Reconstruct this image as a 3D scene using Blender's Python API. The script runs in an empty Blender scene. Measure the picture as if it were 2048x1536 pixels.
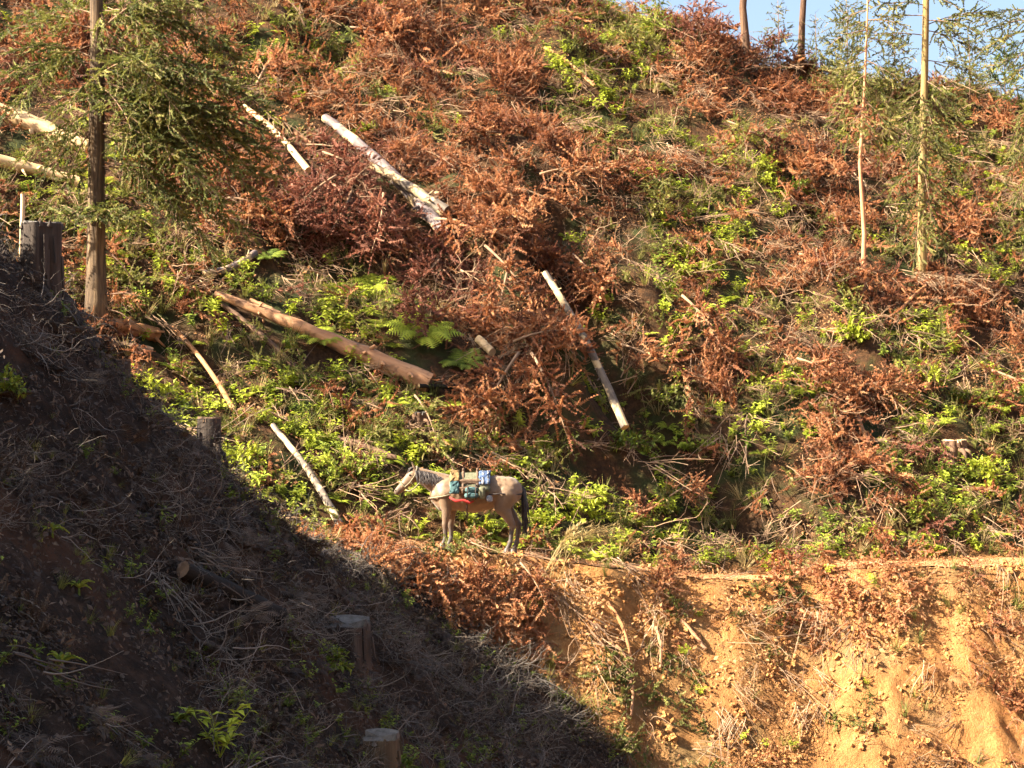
import bpy, math, random
import numpy as np
from mathutils import Vector, Matrix

rng = np.random.default_rng(7)
random.seed(7)
scene = bpy.context.scene
COL = scene.collection
rad = math.radians

# ------------------------------------------------------------------ camera
F_PX, W_PX, H_PX = 3822.0, 2048.0, 1536.0
PITCH = math.atan(222.0 / F_PX)
cam_d = bpy.data.cameras.new('camera')
cam_d.sensor_width = 36.0
cam_d.lens = 36.0 * F_PX / W_PX
cam_d.clip_start, cam_d.clip_end = 0.1, 12000.0
cam = bpy.data.objects.new('camera', cam_d)
COL.objects.link(cam)
cam.location = (0, 0, 0)
cam.rotation_euler = (rad(90) + PITCH, 0, 0)
scene.camera = cam

# ------------------------------------------------------------------ light
SUN_EL, SUN_AZ = rad(35.5), rad(17.0)      # azimuth measured from -X towards -Y (sun stands to the left, a little behind the viewer)
to_sun = Vector((-math.cos(SUN_EL) * math.cos(SUN_AZ), -math.cos(SUN_EL) * math.sin(SUN_AZ), math.sin(SUN_EL)))
sun_d = bpy.data.lights.new('sun', 'SUN')
sun_d.energy, sun_d.angle, sun_d.color = 5.0, rad(0.53), (1.0, 0.88, 0.70)
sun = bpy.data.objects.new('sun', sun_d)
COL.objects.link(sun)
sun.rotation_euler = to_sun.to_track_quat('Z', 'Y').to_euler()
world = bpy.data.worlds.new('World')
scene.world = world
world.use_nodes = True
wn = world.node_tree
sky = wn.nodes.new('ShaderNodeTexSky')
sky.sky_type, sky.sun_disc = 'NISHITA', False
sky.sun_elevation = SUN_EL
sky.sun_rotation = math.atan2(to_sun.x, to_sun.y)
sky.air_density, sky.dust_density, sky.ozone_density = 1.0, 4.5, 1.0
bg = wn.nodes['Background']
bg.inputs['Strength'].default_value = 0.058
wn.links.new(sky.outputs[0], bg.inputs[0])
vs = scene.view_settings
vs.view_transform, vs.look, vs.exposure, vs.gamma = 'Standard', 'None', 2.6, 1.0
vs.use_curve_mapping = False
scene.cycles.use_adaptive_sampling = True
scene.cycles.adaptive_threshold = 0.03
scene.cycles.max_bounces = 3
scene.cycles.diffuse_bounces = 1
scene.cycles.glossy_bounces = 1
scene.cycles.transmission_bounces = 2
scene.cycles.transparent_max_bounces = 4

# ------------------------------------------------------------------ pixel <-> world
CP, SP = math.cos(PITCH), math.sin(PITCH)

def ray(px, py):
    u, v = (px - 1024.0) / F_PX, (768.0 - py) / F_PX
    return np.array([u, CP - v * SP, SP + v * CP])

def at_y(px, py, y):
    d = ray(px, py)
    return d * (y / d[1])

def project(x, y, z):
    dep = y * CP + z * SP
    return 1024.0 + F_PX * x / dep, 768.0 - F_PX * (-y * SP + z * CP) / dep

# ------------------------------------------------------------------ noise
def _hash(ix, iy, s):
    h = (ix.astype(np.int64) * 374761393 + iy.astype(np.int64) * 668265263 + s * 974634777) & 0xFFFFFFFF
    h = ((h ^ (h >> 13)) * 1274126177) & 0xFFFFFFFF
    return ((h ^ (h >> 16)) & 0xFFFFFF) / float(0xFFFFFF)

def vnoise(x, y, s=0):
    x, y = np.asarray(x, float), np.asarray(y, float)
    ix, iy = np.floor(x), np.floor(y)
    fx, fy = x - ix, y - iy
    fx, fy = fx * fx * fx * (fx * (fx * 6 - 15) + 10), fy * fy * fy * (fy * (fy * 6 - 15) + 10)
    a, b = _hash(ix, iy, s), _hash(ix + 1, iy, s)
    c, d = _hash(ix, iy + 1, s), _hash(ix + 1, iy + 1, s)
    return (a * (1 - fx) + b * fx) * (1 - fy) + (c * (1 - fx) + d * fx) * fy

def fbm(x, y, s=0, octs=4, gain=0.5):
    t, amp, tot = 0.0, 1.0, 0.0
    for o in range(octs):
        t = t + amp * (vnoise(np.asarray(x) * 2 ** o + 17.3 * o, np.asarray(y) * 2 ** o - 9.1 * o, s + o) - 0.5)
        tot += amp
        amp *= gain
    return t / tot * 2.0          # about -1 .. 1

def smax(a, b, k):
    h = np.clip(0.5 + 0.5 * (a - b) / k, 0, 1)
    return b * (1 - h) + a * h + k * h * (1 - h)

def smin(a, b, k):
    return -smax(-a, -b, k)

def sstep(e0, e1, x):
    t = np.clip((x - e0) / (e1 - e0), 0, 1)
    return t * t * (3 - 2 * t)

# ------------------------------------------------------------------ terrain
SX, SY = 0.35, 0.75                       # the hillside falls towards the viewer and to the right
_zp_x = np.array([-12, -4, -2.8, -1.2, 0.0, 1.0, 3.0, 4.3, 5.4, 9.0, 16.0])
_zp_z = np.array([-0.6, -0.7, -0.75, -0.84, -0.92, -1.08, -1.33, -1.37, -1.18, -1.15, -1.6])

def z_path(x):
    return np.interp(x, _zp_x, _zp_z)

def y_foot(x):
    return 31.0 + (SX * np.clip(x, -14, 30) + z_path(x) + 0.9) / SY + 0.25 * fbm(x * 0.5, x * 0 + 3.3, 91, 2)

def path_width(x):
    return np.interp(x, [-8, -3, 0, 2, 4.5, 6, 9, 14], [1.4, 1.6, 1.5, 1.55, 2.0, 2.9, 4.0, 6.0])

def y_lip(x):
    return y_foot(x) - path_width(x) + 0.18 * fbm(x * 0.9, x * 0 + 8.7, 55, 3)

# the shaded spur on the left: a face fitted through points seen in the photograph, with a distance for each
_spur_px = np.array([(0, 500, 19.5), (120, 620, 20), (250, 780, 21), (430, 900, 22.5), (530, 1050, 24), (700, 1150, 27), (850, 1195, 28.4),
                     (1000, 1300, 27.3), (1085, 1420, 26.8), (1165, 1545, 26.0), (0, 1000, 15.5), (0, 1536, 11.5), (400, 1300, 16),
                     (400, 1536, 13.5), (750, 1500, 17.5), (690, 1280, 20), (900, 1400, 23.5), (1030, 1536, 22.5)], float)
_sp = np.array([at_y(a, b, c) for a, b, c in _spur_px])
_A = np.c_[np.ones(len(_sp)), _sp[:, 0], _sp[:, 1]]
_pl = np.linalg.lstsq(_A, _sp[:, 2], rcond=None)[0]
_res = _sp[:, 2] - _A @ _pl
_sig = 4.0
_K = np.exp(-((_sp[:, None, :2] - _sp[None, :, :2]) ** 2).sum(-1) / (2 * _sig ** 2))
_wr = np.linalg.solve(_K + 0.06 * np.eye(len(_sp)), _res)

def spur_face(x, y):
    z = _pl[0] + _pl[1] * x + _pl[2] * y
    for (cx, cy), w in zip(_sp[:, :2], _wr):
        z = z + w * np.exp(-((x - cx) ** 2 + (y - cy) ** 2) / (2 * _sig ** 2))
    return z

def y_ridge(x):
    return np.interp(x, [-16, -7, -4.73, -4.25, -3.5, -3.1, -2.29, -1.6, -0.5], [17.5, 19.2, 20, 21, 22.5, 24, 27, 29.5, 33])

FEATURES = []                              # (kind, x0, y0, x1, y1, radius, amount) filled in below

def base_parts(x, y):
    hill = -0.9 + SY * (y - 31.0) - SX * x
    crest = 11.55 + 0.30 * np.clip(8.0 - x, 0, 40) + 0.012 * np.clip(8.0 - x, 0, 40) ** 2 - 0.10 * np.clip(x - 16, 0, 60)
    yc = 31.0 + (crest + 0.9 + SX * x) / SY
    hill = smin(hill, crest - 0.30 * (y - yc), 1.0)
    zp, yl = z_path(x), y_lip(x)
    hill = hill - 2.5 * np.clip(yl + 0.2 - y, 0, 99)
    cut = zp - 1.22 * np.clip(yl - y, 0, 99)
    floor = -5.2 + 3.4 * sstep(13.0, 1.5, y) + 0.05 * np.clip(np.abs(x) - 4, 0, 60)
    low = smax(np.minimum(zp, cut), floor, 0.8)
    main = smax(hill, low, 0.22)
    ridge = y_ridge(x)
    sp = spur_face(x, np.minimum(y, ridge + 0.4)) - 1.3 * np.clip(y - ridge, 0, 99) ** 2 / (np.clip(y - ridge, 0, 99) + 1.2)
    sp = smin(sp, 3.35 - 0.28 * np.clip(-5.2 - x, -3, 60), 0.5)
    sp = np.where(x > 6, -50.0, sp)
    return hill, low, main, sp

def height(x, y, detail=True):
    x, y = np.asarray(x, float), np.asarray(y, float)
    far = np.maximum(np.maximum(np.abs(x) - 40, 0), np.maximum(y - 75, 0) + np.maximum(-10 - y, 0))
    xc, yc = np.clip(x, -40, 40), np.clip(y, -10, 75)
    hill, low, main, sp = base_parts(xc, yc)
    z = smax(main, sp, 0.25)
    if detail:
        on_hill = sstep(-0.1, 0.7, hill - np.maximum(low, sp))
        on_spur = sstep(-0.1, 0.3, sp - main)
        on_cut = sstep(0.05, 0.4, y_lip(xc) - yc) * (1 - on_spur) * (1 - on_hill)
        z = z + on_hill * (0.30 * fbm(xc * 0.55, yc * 0.55, 3, 4) + 0.10 * fbm(xc * 2.1, yc * 2.1, 13, 3))
        z = z + on_spur * (0.26 * fbm(xc * 0.8, yc * 0.8, 23, 4) + 0.09 * fbm(xc * 3.0, yc * 3.0, 29, 3))
        z = z + on_cut * (0.20 * fbm(xc * 0.8, yc * 0.8, 33, 3) + 0.15 * fbm(xc * 2.6, yc * 2.6, 37, 3))
        z = z + 0.02 * fbm(xc * 4, yc * 4, 43, 2)
        for kind, x0, y0, x1, y1, r, amt in FEATURES:
            dx, dy = x1 - x0, y1 - y0
            t = np.clip(((xc - x0) * dx + (yc - y0) * dy) / (dx * dx + dy * dy + 1e-9), 0, 1)
            d2 = (xc - x0 - t * dx) ** 2 + (yc - y0 - t * dy) ** 2
            z = z + amt * np.exp(-d2 / (r * r)) * np.maximum(on_hill, 0.15 if kind == 'any' else 0)
    # far from the place the ground sinks to a valley and rolls on to the horizon
    z = z * np.exp(-far / 120.0) - 30.0 * (1 - np.exp(-far / 150.0)) + 14.0 * fbm(x * 0.004, y * 0.004, 71, 3) * sstep(40, 400, far)
    return z

def hit(px, py, detail=True, t0=7.0, t1=75.0, n=1400, off=0.0):
    d = ray(px, py)
    t = np.linspace(t0, t1, n)
    z = height(d[0] * t, d[1] * t, detail) + off
    below = np.nonzero(d[2] * t < z)[0]
    if len(below) == 0:
        return hit(px, py + 4, detail, t0, t1, n, off) if py < 400 else None
    i = below[0]
    a, b = t[max(i - 1, 0)], t[i]
    for _ in range(14):
        m = 0.5 * (a + b)
        if d[2] * m < float(height(d[0] * m, d[1] * m, detail)) + off:
            b = m
        else:
            a = m
    return d * b

def normal_at(x, y, e=0.25):
    gx = (height(x + e, y) - height(x - e, y)) / (2 * e)
    gy = (height(x, y + e) - height(x, y - e)) / (2 * e)
    n = np.stack([-gx, -gy, np.ones_like(gx)], -1)
    return n / np.linalg.norm(n, axis=-1, keepdims=True)

_f = []
for pts, r, amt in [([(1140, 620), (1300, 790), (1490, 1000)], 0.80, -1.05), ([(1180, 150), (1390, 270)], 0.50, -0.88),
                    ([(1550, 385), (1650, 490)], 0.45, -0.74), ([(1740, 675), (1890, 760)], 0.45, -0.74), ([(555, 10), (670, 105)], 0.45, -0.81),
                    ([(530, 250), (650, 295)], 0.35, -0.68), ([(1130, 870), (1400, 1030)], 0.55, -0.81), ([(1900, 830), (2060, 910)], 0.45, -0.74),
                    ([(590, 500), (860, 575)], 0.40, -0.74), ([(1290, 540), (1440, 690)], 0.45, -0.81), ([(1950, 690), (2060, 770)], 0.4, -0.68),
                    ([(860, -20), (940, 60)], 0.4, -0.74), ([(1420, 940), (1620, 1060)], 0.5, -0.68), ([(330, 640), (420, 720)], 0.4, -0.61),
                    ([(1010, 410), (1180, 440)], 0.4, -0.61),
                    ([(930, 450), (1050, 590)], 0.75, 0.95), ([(1085, 690), (1130, 860)], 0.55, 0.85), ([(1200, 560), (1290, 660)], 0.5, 0.75), ([(1120, 110), (1180, 200)], 0.6, 0.7), ([(1500, 330), (1560, 420)], 0.5, 0.6), ([(1660, 620), (1740, 720)], 0.5, 0.6), ([(1850, 790), (1920, 870)], 0.5, 0.5), ([(480, 10), (560, 60)], 0.5, 0.6), ([(1360, 900), (1440, 980)], 0.5, 0.6), ([(640, 380), (720, 430)], 0.75, 0.6), ([(1080, 340), (1150, 370)], 0.8, 0.4),
                    ([(1010, 760), (1110, 830)], 0.6, 0.45), ([(1340, 640), (1420, 700)], 0.7, 0.45), ([(1380, 90), (1440, 120)], 0.8, 0.4),
                    ([(1180, 600), (1230, 640)], 0.5, 0.4), ([(1560, 780), (1640, 830)], 0.8, 0.35), ([(840, 660), (870, 690)], 0.5, 0.25)]:
    w = [hit(a, b, detail=False) for a, b in pts]
    for p, q in zip(w[:-1], w[1:]):
        if p is not None and q is not None:
            _f.append(('hill', p[0], p[1], q[0], q[1], r, amt))
FEATURES.extend(_f)

def ditch_at(x, y):
    """how far a point lies inside one of the hollows (0..1)"""
    out = np.zeros_like(np.asarray(x, float))
    for kind, x0, y0, x1, y1, r, amt in FEATURES:
        if amt < 0:
            dx, dy = x1 - x0, y1 - y0
            t = np.clip(((x - x0) * dx + (y - y0) * dy) / (dx * dx + dy * dy + 1e-9), 0, 1)
            out = np.maximum(out, np.exp(-((x - x0 - t * dx) ** 2 + (y - y0 - t * dy) ** 2) / (r * r)))
    return out

# lines along which big logs lie: loose cover keeps off them
CLEAR = []
for a, b, w in [((-60, 205), (178, 292), 0.30), ((-50, 312), (160, 362), 0.25), ((488, 222), (618, 350), 0.26), ((650, 250), (888, 475), 0.36), ((742, 345), (893, 440), 0.30),
                ((408, 548), (512, 510), 0.16), ((430, 585), (860, 750), 0.30), ((445, 610), (605, 745), 0.12), ((345, 655), (468, 815), 0.12), ((545, 865), (682, 1060), 0.28),
                ((1080, 585), (1245, 890), 0.45), ((150, 640), (312, 668), 0.3), ((675, 878), (792, 915), 0.15), ((690, 395), (742, 440), 0.12), ((955, 678), (985, 705), 0.15),
                ((1690, 790), (1735, 885), 0.12), ((1885, 895), (1930, 900), 0.25), ((820, 840), (856, 840), 0.2), ((870, 395), (886, 400), 0.12), ((1722, 560), (1722, 600), 0.1)]:
    p, q = hit(*a), hit(*b)
    CLEAR.append((p[0], p[1] - 0.12, q[0], q[1] - 0.12, w))
for fx, fy, fw in [(845, 690, 0.5), (748, 585, 0.35), (645, 695, 0.35), (930, 745, 0.35), (905, 815, 0.3), (1700, 680, 0.4), (1120, 1110, 0.25), (1165, 1040, 0.4)]:
    p = hit(fx, fy)
    CLEAR.append((p[0] - 0.1, p[1] - 0.25, p[0] + 0.1, p[1] - 0.25, fw))
CLEAR.append((-1.5, 30.0, 0.15, 30.0, 0.42))          # where the horse stands

def clear_at(x, y):
    out = np.zeros(np.shape(x), bool)
    for x0, y0, x1, y1, w in CLEAR:
        dx, dy = x1 - x0, y1 - y0
        t = np.clip(((x - x0) * dx + (y - y0) * dy) / (dx * dx + dy * dy + 1e-9), 0, 1)
        out |= (x - x0 - t * dx) ** 2 + (y - y0 - t * dy) ** 2 < w * w
    return out
# ------------------------------------------------------------------ mesh building
def unit(v):
    v = np.asarray(v, float)
    return v / (np.linalg.norm(v, axis=-1, keepdims=True) + 1e-12)

class MB:
    """collects triangles; every vertex carries a value v (0..1) that the materials use for colour variation"""
    def __init__(self):
        self.V, self.T, self.M, self.S, self.A, self.n = [], [], [], [], [], 0

    def add(self, verts, tris, mat=0, v=0.5, smooth=False):
        verts, tris = np.asarray(verts, float).reshape(-1, 3), np.asarray(tris, np.int64).reshape(-1, 3)
        self.V.append(verts)
        self.T.append(tris + self.n)
        self.M.append(np.full(len(tris), mat))
        self.S.append(np.full(len(tris), smooth))
        self.A.append(np.broadcast_to(np.asarray(v, float), (len(verts),)))
        self.n += len(verts)
        return self

    def mesh(self, name, mats, offset=None):
        V, T = np.concatenate(self.V), np.concatenate(self.T)
        if offset is not None:
            V = V - np.asarray(offset)
        me = bpy.data.meshes.new(name)
        me.vertices.add(len(V))
        me.vertices.foreach_set('co', V.astype(np.float32).ravel())
        me.loops.add(len(T) * 3)
        me.loops.foreach_set('vertex_index', T.astype(np.int32).ravel())
        me.polygons.add(len(T))
        me.polygons.foreach_set('loop_start', np.arange(0, len(T) * 3, 3, dtype=np.int32))
        for m in mats:
            me.materials.append(m)
        me.polygons.foreach_set('material_index', np.concatenate(self.M).astype(np.int32))
        at = me.attributes.new('v', 'FLOAT', 'POINT')
        at.data.foreach_set('value', np.concatenate(self.A).astype(np.float32))
        me.update(calc_edges=True)
        me.polygons.foreach_set('use_smooth', np.concatenate(self.S))
        me.validate()
        return me

def link(name, mesh, parent=None, loc=None, rot=None):
    o = bpy.data.objects.new(name, mesh)
    COL.objects.link(o)
    if parent is not None:
        o.parent = parent
    if loc is not None:
        o.location = loc
    if rot is not None:
        o.rotation_euler = rot
    return o

def tag(o, label, cat, group=None, kind=None):
    o['label'], o['category'] = label, cat
    if group:
        o['group'] = group
    if kind:
        o['kind'] = kind
    return o

def thing(name, label, cat, loc, group=None):
    return tag(link(name, None, loc=loc), label, cat, group)

def tube(pts, radii, sides=6, caps=True):
    """verts and triangles of a tube along pts"""
    P = np.asarray(pts, float)
    n = len(P)
    R = np.broadcast_to(np.asarray(radii, float), (n,))
    tan = unit(np.gradient(P, axis=0))
    ref = np.array([0, 0, 1.0]) if abs(tan[0][2]) < 0.9 else np.array([1.0, 0, 0])
    u = unit(np.cross(tan[0], ref))
    U = []
    for i in range(n):
        u = unit(u - tan[i] * np.dot(u, tan[i]))
        U.append(u)
    U = np.array(U)
    Wv = np.cross(tan, U)
    ang = np.linspace(0, 2 * np.pi, sides, endpoint=False)
    ring = U[:, None, :] * np.cos(ang)[None, :, None] + Wv[:, None, :] * np.sin(ang)[None, :, None]
    V = (P[:, None, :] + ring * R[:, None, None]).reshape(-1, 3)
    T = []
    for i in range(n - 1):
        for j in range(sides):
            a, b = i * sides + j, i * sides + (j + 1) % sides
            T += [(a, b, b + sides), (a, b + sides, a + sides)]
    if caps:
        V = np.vstack([V, P[0], P[-1]])
        c0, c1 = n * sides, n * sides + 1
        for j in range(sides):
            T += [(c0, (j + 1) % sides, j), (c1, (n - 1) * sides + j, (n - 1) * sides + (j + 1) % sides)]
    return V, np.array(T)

def sticks(B, D, L, r0, r1, bend, sides=3, segs=3):
    """many thin bent tapering sticks at once: B bases, D unit directions, L lengths"""
    N = len(B)
    ref = np.where(np.abs(D[:, 2:3]) < 0.9, np.array([[0, 0, 1.0]]), np.array([[1.0, 0, 0]]))
    U = unit(np.cross(D, ref))
    Wv = np.cross(D, U)
    t = np.linspace(0, 1, segs + 1)
    P = B[:, None] + D[:, None] * (L[:, None] * t)[:, :, None] + bend[:, None] * (t ** 2)[None, :, None]
    ang = np.linspace(0, 2 * np.pi, sides, endpoint=False)
    ring = U[:, None, :] * np.cos(ang)[None, :, None] + Wv[:, None, :] * np.sin(ang)[None, :, None]
    r = (r0[:, None] * (1 - t) + r1[:, None] * t)
    V = P[:, :, None, :] + ring[:, None] * r[:, :, None, None]
    T = []
    for i in range(segs):
        for j in range(sides):
            a, b = i * sides + j, i * sides + (j + 1) % sides
            T += [(a, b, b + sides), (a, b + sides, a + sides)]
    T = np.array(T)
    per = (segs + 1) * sides
    return V.reshape(-1, 3), (T[None] + (np.arange(N) * per)[:, None, None]).reshape(-1, 3), per

def fingers(mb, B, D, L, W, K, bend, mat, val, g, around=4, stem_mat=None, wide=1.5, fwd=0.62):
    """needle-clad twigs: B bases, D directions, L lengths, W needle length, K whorls of needles along each twig"""
    B, D, L, W, bend, val = [np.asarray(q, float) for q in (B, D, L, W, bend, val)]
    N = len(B)
    if N == 0:
        return
    ref = np.where(np.abs(D[:, 2:3]) < 0.9, np.array([[0, 0, 1.0]]), np.array([[1.0, 0, 0]]))
    U = unit(np.cross(D, ref))
    Q = np.cross(D, U)
    t = (np.arange(K) + 0.4) / K
    tan = unit(D[:, None] * L[:, None, None] + 2 * bend[:, None] * t[None, :, None])
    P = B[:, None] + D[:, None] * (L[:, None] * t)[:, :, None] + bend[:, None] * (t ** 2)[None, :, None]
    a = (np.arange(around) / around * 2 * np.pi)[None, None] + (np.arange(K) * 0.9)[None, :, None] + g.uniform(-0.35, 0.35, (N, K, around))
    radl = U[:, None, None] * np.cos(a)[..., None] + Q[:, None, None] * np.sin(a)[..., None]
    ln = W[:, None, None] * (1.0 - 0.35 * t ** 2)[None, :, None] * g.uniform(0.7, 1.15, (N, K, around))
    tip = P[:, :, None] + (tan[:, :, None] * fwd + radl * 0.8) * ln[..., None]
    half = (L[:, None, None] / K * wide * 0.5)[..., None]
    v0 = P[:, :, None] - tan[:, :, None] * half + 0 * tip
    v1 = P[:, :, None] + tan[:, :, None] * half + 0 * tip
    V = np.stack([v0, v1, tip], 3).reshape(-1, 3)
    T = np.arange(len(V)).reshape(-1, 3)
    vv = np.repeat(val, K * around * 3) + np.repeat(g.uniform(-0.12, 0.12, N * K * around), 3)
    mb.add(V, T, mat, np.clip(vv, 0, 1))
    sv, stt, per = sticks(B, D, L, np.full(N, 0.005), np.full(N, 0.002), bend, 3, 2)
    mb.add(sv, stt, mat if stem_mat is None else stem_mat, np.repeat(val, per))

def spray(mb, p0, axis, up, length, g, mat, stem_mat, flen=0.28, W=0.04, step=0.07, K=9, droop=0.25, spread=0.95, val=None, around=4, start=0.15, r=0.009, messy=1.0):
    """one flat fir branch: an axis with needle-clad side twigs on both sides"""
    axis, up = unit(axis), unit(up)
    side = unit(np.cross(axis, up))
    up = np.cross(side, axis)
    n = max(3, int(length * (1 - start) / step))
    t = np.linspace(start, 1.0, n)
    dr = np.array([0, 0, -1.0]) * droop * length
    pos = p0 + axis * (length * t)[:, None] + dr * (t ** 2)[:, None]
    val = g.uniform(0.15, 0.85) if val is None else val
    sv, stt = tube([p0 + axis * length * s + dr * s * s for s in np.linspace(0, 1, 5)], np.linspace(r, r * 0.35, 5), 4, False)
    mb.add(sv, stt, stem_mat, val)
    sg = np.where(np.arange(n) % 2 == 0, 1.0, -1.0)
    d = unit(axis * g.uniform(0.55 - 0.5 * messy, 0.95, (n, 1)) + side * (sg * spread * g.uniform(0.6 - 0.3 * messy, 1.0, n))[:, None] + up * g.uniform(-0.35 - 0.35 * messy, 0.45 + 0.6 * messy, (n, 1)) + g.normal(0, 0.25 * messy, (n, 3)))
    d[-1] = axis
    L = flen * (1.15 - 0.55 * t) * g.uniform(0.65, 1.25, n)
    bend = np.array([0, 0, -1.0]) * (L * g.uniform(0.0, 0.5, n))[:, None] + axis * (L * 0.25)[:, None] + g.normal(0, 0.04 + 0.06 * messy, (n, 3))
    fingers(mb, pos, d, L, np.full(n, W) * g.uniform(0.8, 1.2, n), K, bend, mat, np.clip(val + g.normal(0, 0.16 + 0.10 * messy, n), 0, 1), g, around, stem_mat)

# ------------------------------------------------------------------ materials
def new_mat(name):
    m = bpy.data.materials.new(name)
    m.use_nodes = True
    nt = m.node_tree
    return m, nt, nt.nodes['Principled BSDF'], nt.nodes['Material Output']

def ramp(nt, cols, fac):
    r = nt.nodes.new('ShaderNodeValToRGB')
    el = r.color_ramp.elements
    while len(el) < len(cols):
        el.new(0.5)
    for i, c in enumerate(cols):
        pos, c = (i / (len(cols) - 1), c) if len(c) == 3 else (c[0], c[1:])
        el[i].position, el[i].color = pos, (*c, 1)
    nt.links.new(fac, r.inputs[0])
    return r.outputs[0]

def math_node(nt, op, a, b=None, clamp=False):
    n = nt.nodes.new('ShaderNodeMath')
    n.operation, n.use_clamp = op, clamp
    for i, q in enumerate((a, b)):
        if q is None:
            continue
        if isinstance(q, (int, float)):
            n.inputs[i].default_value = q
        else:
            nt.links.new(q, n.inputs[i])
    return n.outputs[0]

def mix_rgb(nt, fac, a, b, mode='MIX'):
    n = nt.nodes.new('ShaderNodeMix')
    n.data_type, n.blend_type = 'RGBA', mode
    for sock, q in ((n.inputs[0], fac), (n.inputs[6], a), (n.inputs[7], b)):
        if isinstance(q, (int, float)):
            sock.default_value = q
        elif isinstance(q, tuple):
            sock.default_value = (*q, 1)
        else:
            nt.links.new(q, sock)
    return n.outputs[2]

def attr(nt, name, kind='GEOMETRY'):
    n = nt.nodes.new('ShaderNodeAttribute')
    n.attribute_name, n.attribute_type = name, kind
    return n

def noise(nt, scale, detail=4, rough=0.6, coord='Object', stretch=None, dist=0.0):
    tc = nt.nodes.new('ShaderNodeTexCoord')
    n = nt.nodes.new('ShaderNodeTexNoise')
    n.inputs['Scale'].default_value, n.inputs['Detail'].default_value = scale, detail
    n.inputs['Roughness'].default_value, n.inputs['Distortion'].default_value = rough, dist
    src = tc.outputs[coord]
    if stretch:
        mp = nt.nodes.new('ShaderNodeMapping')
        mp.inputs['Scale'].default_value = stretch
        nt.links.new(src, mp.inputs[0])
        src = mp.outputs[0]
    nt.links.new(src, n.inputs['Vector'])
    return n.outputs['Fac']

def bump(nt, p, h, strength=0.5, dist=0.02):
    b = nt.nodes.new('ShaderNodeBump')
    b.inputs['Strength'].default_value, b.inputs['Distance'].default_value = strength, dist
    nt.links.new(h, b.inputs['Height'])
    nt.links.new(b.outputs[0], p.inputs['Normal'])

def leaf_mat(name, cols, inst=True, transl=0.25, wv=0.55, rough=0.65, spec=0.25):
    """thin plant matter: colour from the vertex value and from a value of the whole plant"""
    m, nt, p, out = new_mat(name)
    if inst:
        tint = attr(nt, 'tint', 'INSTANCER').outputs['Fac']
    else:
        tint = nt.nodes.new('ShaderNodeObjectInfo').outputs['Random']
    v = attr(nt, 'v').outputs['Fac']
    fac = math_node(nt, 'ADD', math_node(nt, 'MULTIPLY', v, wv), math_node(nt, 'MULTIPLY', tint, 1 - wv), True)
    c = ramp(nt, cols, fac)
    nt.links.new(c, p.inputs['Base Color'])
    p.inputs['Roughness'].default_value = rough
    p.inputs['Specular IOR Level'].default_value = spec
    if transl:
        tr, mx = nt.nodes.new('ShaderNodeBsdfTranslucent'), nt.nodes.new('ShaderNodeMixShader')
        nt.links.new(c, tr.inputs[0])
        mx.inputs[0].default_value = transl
        nt.links.new(p.outputs[0], mx.inputs[1])
        nt.links.new(tr.outputs[0], mx.inputs[2])
        nt.links.new(mx.outputs[0], out.inputs['Surface'])
    return m

def wood_mat(name, cols, scale=6, stretch=(1, 1, 0.12), rough=0.75, bstr=0.5, patch=None, patch_scale=2.0, patch_at=0.5, coord='Object'):
    m, nt, p, out = new_mat(name)
    n1 = noise(nt, scale, 6, 0.65, coord, stretch)
    c = ramp(nt, cols, n1)
    if patch:
        pn = noise(nt, patch_scale, 3, 0.6, coord)
        c = mix_rgb(nt, ramp(nt, [(patch_at - 0.03, 0, 0, 0), (patch_at + 0.03, 1, 1, 1)], pn), c, patch)
    nt.links.new(c, p.inputs['Base Color'])
    p.inputs['Roughness'].default_value = rough
    p.inputs['Specular IOR Level'].default_value = 0.25
    bump(nt, p, n1, bstr, 0.02)
    return m

DEAD = [(0.045, 0.018, 0.011), (0.125, 0.046, 0.022), (0.27, 0.100, 0.042), (0.42, 0.180, 0.072), (0.52, 0.30, 0.145)]
DEADRED = [(0.060, 0.022, 0.016), (0.14, 0.050, 0.031), (0.25, 0.092, 0.056), (0.38, 0.165, 0.10)]
OLIVE = [(0.040, 0.048, 0.012), (0.105, 0.118, 0.028), (0.20, 0.20, 0.045), (0.33, 0.28, 0.08)]
FIRGREEN = [(0.026, 0.038, 0.010), (0.075, 0.092, 0.020), (0.16, 0.172, 0.036), (0.27, 0.25, 0.065)]
GREEN = [(0.040, 0.068, 0.010), (0.115, 0.160, 0.020), (0.235, 0.275, 0.034), (0.38, 0.39, 0.055)]
LIME = [(0.17, 0.225, 0.020), (0.33, 0.38, 0.034), (0.50, 0.52, 0.06)]
STRAW = [(0.18, 0.125, 0.055), (0.32, 0.24, 0.10), (0.48, 0.36, 0.17)]
TWIG = [(0.07, 0.045, 0.03), (0.17, 0.105, 0.065), (0.30, 0.19, 0.11), (0.42, 0.30, 0.19)]
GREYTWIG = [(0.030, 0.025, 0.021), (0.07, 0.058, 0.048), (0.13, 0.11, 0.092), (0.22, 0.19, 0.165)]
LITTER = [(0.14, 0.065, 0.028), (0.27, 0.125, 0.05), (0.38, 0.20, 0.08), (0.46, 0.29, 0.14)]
LITTERSHADED = [(0.016, 0.012, 0.009), (0.038, 0.026, 0.018), (0.075, 0.050, 0.033), (0.14, 0.10, 0.07)]  # dark humus tones, lowered further to paint in the shade of the spur
M = {}
for nm, cl in (('dead', DEAD), ('deadred', DEADRED), ('olive', OLIVE), ('green', GREEN), ('lime', LIME), ('straw', STRAW), ('litter', LITTER), ('littershaded', LITTERSHADED), ('fir', FIRGREEN)):
    M[nm] = leaf_mat(nm + '_foliage', cl, True, 0.33)
    M[nm + '_o'] = leaf_mat(nm + '_foliage_single', cl, False, 0.33, wv=0.75)
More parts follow.
